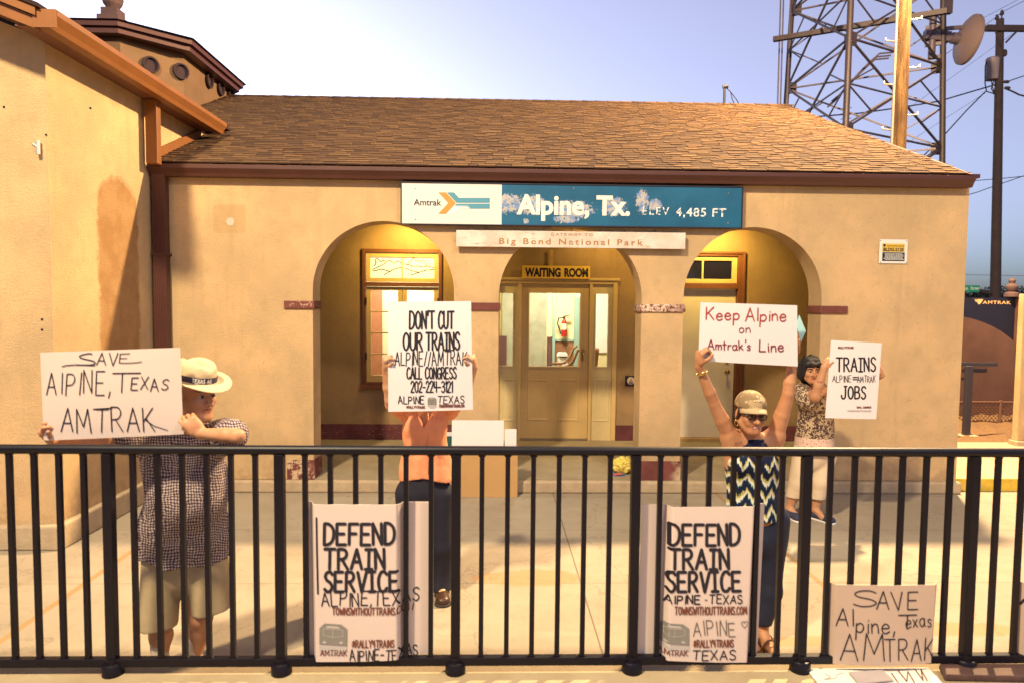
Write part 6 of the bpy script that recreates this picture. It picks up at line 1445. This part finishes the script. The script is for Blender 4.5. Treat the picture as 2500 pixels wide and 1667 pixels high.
    for i, a in enumerate(ank):
        a = np.array([a[0], a[1], .09]); K = SDF(); K.cone(a+np.array([0, 0, .11]), a, .047, .043, .02).cone(a, a+np.array([.01, -.08, -.045]), .043, .038, .02); skin_mesh('sock', K.mesh(.006), mso, t)
        shoe(t, 'shoe', (a[0], a[1]+.045, .0), (a[0]+(-.03, .05)[i], a[1]-.21, .0), mat('grey_sneaker', (.28, .25, .23), .6))
DIR = 1

# ------------------------------------------------------------------ woman in orange behind the tall sign
def orange_woman():
    D = 4.62; t = thing('person', (-.52, D, 0), 'person in orange shirt and black trousers whose head is hidden by a tall white sign', 'person', 'protesters on the platform')
    sk = skinmat('light_skin', (.56, .32, .19)); lip = mat('rose_lips', (.36, .13, .10), .5)
    B = SDF(); pelvis = J(1036, 1185, D); chest = J(1040, 1045, D-.02); nk = J(1040, 985, D-.03)
    B.cone(pelvis, chest, .125, .125, .05, ((0, 1, 0), 1.4)).cone(chest, nk, .12, .06, .05, ((0, 1, 0), 1.3))
    shL, shR = J(984, 1002, D-.03), J(1096, 1002, D-.03); elL, elR = J(952, 975, 4.42), J(1132, 968, 4.42); wrL, wrR = J(941, 898, 4.335), J(1158, 895, 4.335)
    for sh, el, wr, e in ((shL, elL, wrL, -1), (shR, elR, wrR, 1)):
        B.cone(chest+np.array([0, 0, .06]), sh, .07, .048, .03).chain([sh, el], [.044, .034], .015).chain([el, el*.6+wr*.4, wr], [.033, .033, .022], .015)
    hand(B, wrL, (.10, -.50, .80), (.95, .0, .15), -1, curl=(.85, 1.0, .7), thumb=(.65, .35, .6), sc=.95)
    hand(B, wrR, (-.10, -.50, .80), (-.95, .0, .15), 1, curl=(.85, 1.0, .7), thumb=(.65, .35, .6), sc=.95)
    hips = [J(1003, 1205, D), J(1072, 1205, D)]; kn = [J(1001, 1335, D-.02), J(1079, 1335, D-.02)]; ak = [np.array(J(996, 1440, D)), np.array(J(1078, 1440, D))]
    for h, k, a in zip(hips, kn, ak): a[2] = .085; B.cone(pelvis, h, .11, .09, .05).chain([h, k, a], [.088, .055, .038], .03).cone(a, a+np.array([.015, -.12, -.05]), .034, .028, .02)
    H = Head(J(1040, 905, D-.06), (.0, -1, -.05), sc=.97); H.add(B, nk, .048)
    skin_mesh('body', B.mesh(.0055), [sk, lip], t, pick=H.face_pick()); H.eyes(t)
    Hr = SDF(); Hr.ell(H.P(0, -.02, .045), (.084, .1, .085), .02, H.M).ell(H.P(0, -.06, -.03), (.08, .06, .09), .03, H.M); skin_mesh('hair', Hr.mesh(.007, wrinkle(.006, 4, 80, 20), cut=lambda X, Y, Z: -(Y-(H.c[1]-.045))+0*X+0*Z if False else np.minimum(-(Y-(H.c[1]-.05)), (H.c[2]+.055)-Z)+0*X), mat('brown_hair', (.10, .055, .03), .7, var=.3, vscale=50), t)
    mo = mat('orange_shirt', (.72, .28, .14), .8, var=.12, vscale=10, bump=.9, bscale=11)
    S = SDF(); hem = J(1040, 1160, D)[2]; vz = J(1044, 1042, 4.5)[2]
    S.cone(np.array([pelvis[0], pelvis[1], hem-.2]), J(1042, 1080, D), .205, .142, .05, ((0, 1, 0), 1.3)).cone(J(1042, 1080, D), chest, .142, .148, .05, ((0, 1, 0), 1.25)).cone(chest, nk+np.array([0, .02, -.03]), .14, .075, .05, ((0, 1, 0), 1.2))
    S.ell(J(1015, 1035, 4.52), (.07, .065, .07), .05).ell(J(1066, 1035, 4.52), (.07, .065, .07), .05)
    for sh, el in ((shL, elL), (shR, elR)): S.cone(chest+np.array([0, 0, .06]), sh, .085, .062, .03).cone(sh, sh*.32+el*.68, .062, .060, .015)
    shirt = skin_mesh('shirt', S.mesh(.0065, wrinkle(.019, 12, 17, 13), cut=lambda X, Y, Z: np.maximum((hem+.02*np.cos((X-pelvis[0])*16)-.012)-Z+0*Y, np.minimum(np.minimum((Z-vz)*.5-np.abs(X-nk[0]), nk[1]-.02-Y), Z-vz))), mo, t)
    q0, q1 = J(1047, 1000, 4.44), J(1047, 1155, 4.44); MB().tube([J(1044, 1008, 4.485), J(1047, 1050, 4.462), J(1047, 1100, 4.478), J(1047, 1157, 4.472)], .007, 6).build('placket', mo, shirt, smooth=True)
    for e in (-1, 1): MB().prism([tuple(J(1044, 1003, 4.47)+np.array([e*.004, -.02, .04])), tuple(J(1044, 1003, 4.47)+np.array([e*.075, -.0, .045])), tuple(J(1044, 1003, 4.47)+np.array([e*.05, -.035, -.04]))], (0, -.006, 0)).build('collar_flap', mo, shirt)
    mp = mat('black_trousers', (.010, .010, .022), .75, var=.2, vscale=20, bump=.2, bscale=25)
    K = SDF(); K.cone(np.array([pelvis[0], pelvis[1], hem+.05]), np.array([pelvis[0], pelvis[1], hem-.1]), .145, .155, .05, ((0, 1, 0), 1.25))
    for h, k, a in zip(hips, kn, ak): K.chain([h, k, a+np.array([0, 0, .06])], [.105, .078, .066], .03).cone(a+np.array([0, 0, .06]), a+np.array([0, -.02, -.03]), .066, .07, .02)
    skin_mesh('trousers', K.mesh(.0065, wrinkle(.008, 2, 18, 10), cut=lambda X, Y, Z: .05-Z+0*X+0*Y), mp, t)
    for i, a in enumerate(ak): shoe(t, 'shoe', (a[0], a[1]+.04, 0), (a[0]+(-.01, .025)[i], a[1]-.19, 0), leather('brown_black_leather', (.045, .02, .012)))

# ------------------------------------------------------------------ woman in the camouflage cap
def cap_woman():
    D = 3.98; t = thing('person', (1.5, D, 0), 'smiling woman in cap and glasses with both arms raised holding a sign overhead', 'person', 'protesters on the platform')
    sk = skinmat('tanned_skin', (.46, .225, .115)); lip = mat('smile_lips', (.36, .10, .075), .4)
    B = SDF(); pelvis = J(1850, 1255, D); chest = J(1836, 1120, D-.01); nk = J(1836, 1072, D-.02)
    B.cone(pelvis, chest, .125, .12, .05, ((0, 1, 0), 1.4)).cone(chest, nk, .12, .055, .04, ((0, 1, 0), 1.4))
    shL, shR = J(1781, 1063, D-.02), J(1893, 1063, D-.01); elL, elR = J(1744, 985, D-.06), J(1924, 962, D-.05); wrL, wrR = J(1706, 893, 3.885), J(1936, 868, 3.945)
    for sh, el, wr in ((shL, elL, wrL), (shR, elR, wrR)):
        B.cone(chest+np.array([0, 0, .05]), sh, .075, .05, .035); B.cone(chest+np.array([(sh[0]-chest[0])*.7, 0, -.03]), sh, .062, .05, .035).chain([sh, sh*.5+el*.5, el], [.049, .043, .033], .008).chain([el, el*.70+wr*.30, wr], [.033, .0345, .021], .006)
    hand(B, wrL, (-.02, -.22, 1), (.9, .25, 0), -1, curl=(.95, 1.15, .8), thumb=(.55, .3, .8), sc=.95)
    hand(B, wrR, (.10, .12, 1), (-.75, -.55, 0), 1, curl=(.45, .6, .5), thumb=(.6, .3, .4), sc=.95)
    hips = [J(1815, 1270, D), J(1880, 1270, D)]; kn = [J(1815, 1440, D-.02), J(1876, 1440, D-.03)]; ak = [np.array(J(1815, 1585, D)), np.array(J(1858, 1585, 3.93))]
    for h, k, a in zip(hips, kn, ak): a[2] = .085; B.cone(pelvis, h, .11, .09, .05).chain([h, k, k*.6+a*.4, a], [.09, .056, .052, .034], .03).cone(a, a+np.array([.01, -.08, -.055]), .032, .03, .02).cone(a+np.array([.01, -.08, -.055]), a+np.array([.015, -.15, -.06]), .036, .028, .02, ((0, 0, 1), 1.6))
    H = Head(J(1832, 1008, 3.90), (.05, -1, -.06), up=(.06, 0, 1), sc=.965); H.add(B, nk, .047, thin=1.0, smile=True)
    skin_mesh('body', B.mesh(.0048), [sk, lip], t, pick=H.face_pick()); H.eyes(t); H.brows(t, mat('dark_brow', (.03, .02, .015), .8))
    T = SDF(); T.ell(H.P(0, .081, -.0655), (.0235, .0135, .0072), .004, H.M); skin_mesh('teeth', T.mesh(.0025), mat('teeth', (.70, .64, .56), .3), t)
    # glasses
    mg = mat('dark_glasses_frame', (.02, .012, .015), .3); mb = MB()
    for e in (-1, 1):
        pts = [Vector(H.P(e*.034+.026*math.cos(a)*(1 if abs(math.cos(a)) < .8 else .96), .106-.010*abs(math.cos(a)), .0+.0175*math.sin(a))) for a in np.linspace(0, 2*math.pi, 21)]; mb.tube(pts, .0030, 6, caps=False); mb.tube([H.P(e*.060, .100, .004), H.P(e*.074, .04, .004), H.P(e*.079, -.01, .004)], .0026, 6)
    mb.tube([H.P(-.009, .108, .003), H.P(0, .113, .006), H.P(.009, .108, .003)], .0026, 6); gl = mb.build('glasses', mg, t, smooth=True)
    mb = MB()
    for e in (-1, 1): c = [Vector(H.P(e*.034+.025*math.cos(a), .104-.009*abs(math.cos(a)), .0165*math.sin(a))) for a in np.linspace(0, 2*math.pi, 20)[:-1]]; mb.add(c+[Vector(H.P(e*.034, .106, 0))], [(i, (i+1) % 19, 19) for i in range(19)])
    mb.build('lenses', glass('smoked_lens', (.78, .72, .70), .08), gl, smooth=True)
    # dark hair under the cap
    Hr = SDF(); Hr.ell(H.P(0, -.045, .0), (.078, .06, .075), .02, H.M)
    for e in (-1, 1): Hr.cone(H.P(e*.073, .015, .02), H.P(e*.074, -.0, -.03), .012, .012, .02)
    skin_mesh('hair', Hr.mesh(.006, wrinkle(.004, 6, 90, 30)), mat('dark_hair', (.022, .012, .010), .6, var=.3, vscale=60), t)
    g, mc = newmat('camouflage_cap', rough=.85)
    n = g.noise(16, 3, .5); c = g.mix(g.step(n, .48, .52), (.36, .25, .13), (.22, .145, .075)); c = g.mix(g.step(g.noise(22, 3, .5, vec=g.scaled(1.2, .8, 1)), .55, .58), c, (.42, .32, .19)); c = g.mix(g.step(g.noise(19, 2, .5, vec=g.scaled(.7, 1.3, 1.1)), .6, .63), c, (.16, .12, .065)); g.color(c); g.bump(g.noise(120, 2), .2, .002)
    mt = mat('tan_cap_peak', (.42, .31, .18), .8, var=.06, vscale=20)
    C = SDF(); C.ell(H.P(0, -.012, .048), (.0875*.98, .106, .088), .01, H.M); cut0 = H.P(0, 0, .036); uu = H.u
    cap = skin_mesh('cap', C.mesh(.005, cut=lambda X, Y, Z: -((X-cut0[0])*uu[0]+(Y-cut0[1])*uu[1]+(Z-cut0[2])*uu[2])), mc, t)
    vs = []; nb = 17
    for j, rr in enumerate((0, .35, .7, 1.0)):
        for i in range(nb):
            u = -1+2*i/(nb-1); ln = (.062*(1-abs(u)**2.6))*rr; vs.append(Vector(H.P(u*.082, (.088*math.sqrt(max(0, 1-(u*.93)**2)))+ln, .056-.024*u*u-.024*rr*(1-.2*u*u)-.008*rr*u*u)))
    mb = MB(); mb.add(vs, [(j*nb+i, j*nb+i+1, (j+1)*nb+i+1, (j+1)*nb+i) for j in range(3) for i in range(nb-1)]); pk = mb.build('peak', mt, cap, smooth=True); s = pk.modifiers.new('thickness', 'SOLIDIFY'); s.thickness = .006
    MB().lathe(Vector(H.P(0, -.012, .134)), [(.008, 0), (.006, .004), (0, .005)], 10, axis=H.u).build('cap_button', mt, cap, smooth=True)
    em = MB(); rj = random.Random(2)
    for k in range(9): q = H.P(rj.uniform(-.022, .022), .083+rj.uniform(-.004, .004), .088+rj.uniform(-.014, .014)); em.lathe(Vector(q), [(.007, 0), (.006, .004), (0, .006)], 8, axis=H.f)
    em.build('cap_emblem', mat('cap_emblem', (.5, .36, .24), .6), cap, smooth=True)
    for e in (-1, 1): MB().tube([H.P(e*.079+.012*math.cos(a), .0, -.062+.019*math.sin(a)) for a in np.linspace(0, 2*math.pi, 17)], .0025, 6).build('earring', mat('gold', (.6, .4, .12), .3, metal=1), t, smooth=True)
    # ikat halter top
    g, mi = newmat('ikat_top', rough=.75, spec=.15)
    xx = g.m('ADD', g.wx, g.m('MULTIPLY', g.m('SUBTRACT', g.noise(28, 3), .5), .03)); zz = g.m('ADD', g.wz, g.m('MULTIPLY', g.m('SUBTRACT', g.noise(70, 2, .5, vec=g.scaled(1.6, 1, .15)), .5), .06))
    tri = g.m('ABSOLUTE', g.m('SUBTRACT', g.m('FRACT', g.m('DIVIDE', xx, .072)), .5)); ph = g.m('FRACT', g.m('DIVIDE', g.m('ADD', zz, g.m('MULTIPLY', tri, .13)), .098))
    r = nd(g.nt, 'ShaderNodeValToRGB'); g.L.new(ph, r.inputs[0]); r.color_ramp.interpolation = 'LINEAR'; el = r.color_ramp.elements; el[0].position = 0; el[0].color = (.008, .014, .045, 1); el[1].position = 1; el[1].color = (.008, .014, .045, 1)
    for p_, c_ in ((.36, (.008, .014, .045)), (.42, (.08, .25, .26)), (.47, (.62, .60, .50)), (.64, (.66, .64, .56)), (.68, (.42, .40, .13)), (.82, (.36, .33, .10)), (.86, (.008, .014, .05))): e = el.new(p_); e.color = c4(c_)
    yoke = g.step(g.m('ADD', g.wz, g.m('MULTIPLY', g.m('ABSOLUTE', g.m('SUBTRACT', g.wx, float(nk[0]))), -1.2)), float(nk[2])-.165, float(nk[2])-.145); g.color(g.mix(yoke, r.outputs[0], (.008, .010, .035))); g.bump(g.noise(12, 4), .3, .01)
    S = SDF(); hem = J(1845, 1262, D)[2]
    S.cone(np.array([pelvis[0]-.012, pelvis[1], hem-.2]), J(1838, 1160, D), .176, .142, .05, ((0, 1, 0), 1.2)).cone(J(1838, 1160, D), chest, .138, .136, .05, ((0, 1, 0), 1.2)).cone(chest, nk+np.array([0, -.004, .0]), .142, .072, .04, ((0, 1, 0), 1.18))
    S.ell(J(1812, 1128, 3.885), (.062, .055, .062), .05).ell(J(1862, 1128, 3.885), (.062, .055, .062), .05)
    nz = nk[2]
    top = skin_mesh('halter_top', S.mesh(.0055, wrinkle(.007, 8, 16, 9), cut=lambda X, Y, Z: np.maximum((hem+.01*np.sin(X*25))-Z, np.maximum(Z-(nz+.012), (np.abs(X-nk[0])-.066-np.maximum(0, (nz-.02-Z))*.85)*.75))+0*Y), mi, t)
    mb = MB(); rj = random.Random(8)
    for k in range(34): q = J(1836+rj.uniform(-34, 34), 1088+rj.uniform(-14, 22), 3.99-.145+.0*k); mb.lathe((q[0], q[1]+.012+abs(q[0]-nk[0])*.35, q[2]), [(.0028, 0), (.002, .006)], 6, axis=(0, -1, 0))
    mb.build('sequins', mat('silver_sequin', (.8, .8, .8), .15, metal=1), top)
    mp = mat('navy_trousers', (.010, .013, .035), .7, var=.2, vscale=20, bump=.2, bscale=25)
    K = SDF(); K.cone(np.array([pelvis[0], pelvis[1], hem+.12]), np.array([pelvis[0], pelvis[1], hem-.1]), .138, .162, .05, ((0, 1, 0), 1.25))
    for h, k, a in zip(hips, kn, ak): K.chain([h, k, a+np.array([0, 0, .06])], [.116, .07, .058], .03)
    skin_mesh('trousers', K.mesh(.0065, wrinkle(.008, 14, 18, 10), cut=lambda X, Y, Z: .125-Z+0*X+0*Y), mp, t)
    for a in ak:
        S = SDF(); S.cone((a[0], a[1]+.04, .006), (a[0]+.015, a[1]-.16, .006), .036, .042, .03, ((0, 0, 1), .5)); o = skin_mesh('sandal', S.mesh(.006, cut=lambda X, Y, Z: np.maximum(-Z, Z-.018)+0*X+0*Y), mat('brown_sandal', (.12, .06, .03), .6), t)
        for dy, r in ((-.11, .046), (-.04, .045)): MB().tube([(a[0]+.012+r*math.cos(x), a[1]+dy, .012+.066*math.sin(x)) for x in np.linspace(0, math.pi, 9)], .006, 6).build('strap', MATS['brown_sandal'], o, smooth=True)
    w = wrL; d = unit(elL-wrL); c = wrL+d*.045; MB().tube([c+unit(np.cross(d, (0, 1, 0)))*.031*math.cos(a)+np.cross(d, unit(np.cross(d, (0, 1, 0))))*.031*math.sin(a) for a in np.linspace(0, 2*math.pi, 17)], .0035, 6).lathe(Vector(c+np.array([0, -.031, 0])), [(.013, 0), (.013, .006), (0, .007)], 12, axis=(0, -1, 0)).build('wristwatch', MATS['gold'], t, smooth=True)
    # light blue paper held behind the sign
    z = Zm(1660, 720, 3.92); q = [atY(*z(x, y), 3.985) for x, y in ((1144, 195), (1205, 345), (1160, 450), (1118, 280))]
    o = MB().prism(q, (0, .006, 0)).build('blue_booklet', mat('pale_blue_paper', (.34, .58, .62), .5), None); prop(o, 'light blue paper held behind the right edge of the red-lettered sign', 'booklet')

# ------------------------------------------------------------------ dark-haired woman by the wall
def wall_woman():
    D = 6.35; t = thing('person', (2.95, D, 0), 'dark-haired woman in patterned tunic and beige capri trousers by the right wall', 'person', 'protesters on the platform')
    sk = skinmat('olive_skin', (.46, .24, .13)); lip = mat('muted_lips', (.32, .11, .09), .5)
    B = SDF(); pelvis = J(1990, 1085, D); chest = J(1992, 985, D-.02); nk = J(1996, 940, D-.02)
    B.cone(pelvis, chest, .125, .12, .05, ((0, 1, 0), 1.35)).cone(chest, nk, .115, .055, .04, ((0, 1, 0), 1.3))
    shL, shR = J(1955, 955, D-.02), J(2034, 955, D); elL, elR = J(1990, 968, D-.26), J(2085, 950, D-.12); wrL, wrR = J(2012, 897, 6.05), J(2152, 915, 6.06)
    for sh, el, wr in ((shL, elL, wrL), (shR, elR, wrR)): B.cone(chest+np.array([0, 0, .06]), sh, .085, .06, .04).chain([sh, el], [.056, .044], .02).chain([el, el*.6+wr*.4, wr], [.044, .041, .027], .02)
    hand(B, wrL, (.55, -.1, .75), (.5, .75, -.1), -1, curl=(.5, .8, .5), thumb=(.7, .3, .6), sc=.98)
    hand(B, wrR, (-.25, .02, .9), (-.8, .55, 0), 1, curl=(.8, .9, .6), thumb=(.55, .3, .8), sc=.98)
    hips = [J(1962, 1105, D), J(2016, 1105, D)]; kn = [J(1950, 1180, D-.02), J(2004, 1178, D-.05)]; ak = [np.array(J(1926, 1250, D)), np.array(J(1990, 1252, D-.05))]
    for h, k, a in zip(hips, kn, ak): a[2] = .09; B.cone(pelvis, h, .11, .09, .05).chain([h, k, k*.6+a*.4, a], [.092, .06, .054, .036], .03).cone(a, a+np.array([.03, -.09, -.05]), .034, .03, .02)
    H = Head(J(1979, 903, D-.06), (-.12, -1, -.06), sc=1.0); H.add(B, nk, .05)
    skin_mesh('body', B.mesh(.0055), [sk, lip], t, pick=H.face_pick()); H.eyes(t); H.brows(t, mat('black_brow', (.015, .01, .01), .8))
    Hr = SDF(); Hr.ell(H.P(0, -.025, .045), (.092, .108, .094), .02, H.M).ell(H.P(-.075, -.02, -.035), (.034, .06, .075), .03, H.M).ell(H.P(.075, -.02, -.035), (.034, .06, .075), .03, H.M).ell(H.P(0, -.08, -.05), (.08, .05, .10), .03, H.M).cone(H.P(-.05, .078, .062), H.P(.05, .078, .062), .022, .022, .02)
    Hr.ell(H.P(0, .10, -.03), (.058, .07, .082), .015, H.M, sub=True)
    skin_mesh('hair', Hr.mesh(.006, wrinkle(.013, 7, 60, 32)), mat('black_hair', (.010, .008, .010), .8, var=.3, vscale=60, bump=.4, bscale=80), t)
    g, mf = newmat('patterned_tunic', rough=.8)
    v = nd(g.nt, 'ShaderNodeTexVoronoi', ins={'Scale': 30.0}); v.feature = 'F1'; g.L.new(g.P, v.inputs['Vector']); d = v.outputs['Distance']
    ring = g.band(d, .22, .46, .05); c = g.mix(ring, (.46, .34, .22), (.045, .022, .02)); c = g.mix(g.m('SUBTRACT', 1.0, g.step(d, .10, .15)), c, (.06, .03, .03)); c = g.mix(g.step(g.noise(60, 4), .50, .56), c, (.07, .035, .03))
    zb0, zb1 = float(J(1990, 1092, D)[2]), float(J(1990, 1064, D)[2]); bd = g.band(g.wz, zb0, zb1, .004)
    dots = nd(g.nt, 'ShaderNodeTexVoronoi', ins={'Scale': 60.0}); g.L.new(g.P, dots.inputs['Vector']); c2 = g.mix(g.step(dots.outputs['Distance'], .25, .35), (.35, .13, .10), (.58, .42, .34)); g.color(g.mix(bd, c, c2)); g.bump(g.noise(14, 4), .3, .01)
    S = SDF(); hem = J(1990, 1104, D)[2]
    S.cone(np.array([pelvis[0], pelvis[1], hem-.22]), chest, .212, .155, .05, ((0, 1, 0), 1.25)).cone(chest, nk+np.array([0, .03, -.06]), .145, .10, .05, ((0, 1, 0), 1.15))
    for sh, el, f in ((shL, elL, .5), (shR, elR, .6)): S.cone(chest+np.array([0, 0, .05]), sh, .09, .074, .04).cone(sh+np.array([0, 0, -.01]), sh*(1-f)+el*f+np.array([0, 0, -.05]), .076, .10, .03)
    nn = np.array(nk)
    skin_mesh('tunic', S.mesh(.0065, wrinkle(.009, 21, 16, 8), cut=lambda X, Y, Z: np.maximum(hem-Z+0*X+0*Y, .10-np.sqrt((X-nn[0])**2+(Y-nn[1]+.07)**2*.7+(Z-nn[2]-.0)**2))), mf, t)
    mk = mat('beige_capri', (.56, .44, .31), .85, var=.06, vscale=10, bump=.2, bscale=25)
    K = SDF(); K.cone(np.array([pelvis[0], pelvis[1], hem+.08]), np.array([pelvis[0], pelvis[1], hem-.03]), .15, .155, .05, ((0, 1, 0), 1.2))
    e = [J(1936, 1212, D), J(1994, 1212, D-.05)]
    for h, k, q in zip(hips, kn, e): K.chain([h, k, q+np.array([0, 0, -.03])], [.105, .084, .072], .02)
    zc = e[0][2]; skin_mesh('capri_trousers', K.mesh(.0065, wrinkle(.009, 31, 18, 10), cut=lambda X, Y, Z: zc-Z+0*X+0*Y), mk, t)
    mn = mat('navy_canvas_shoe', (.03, .035, .075), .8, var=.25, vscale=60); mw = mat('white_sole', (.62, .58, .55), .6)
    for i, a in enumerate(ak): shoe(t, 'shoe', (a[0]-.02, a[1]+.04, 0), (a[0]+(.05, .10)[i], a[1]-.17, 0), mn, mw)
man(); orange_woman(); cap_woman(); wall_woman()
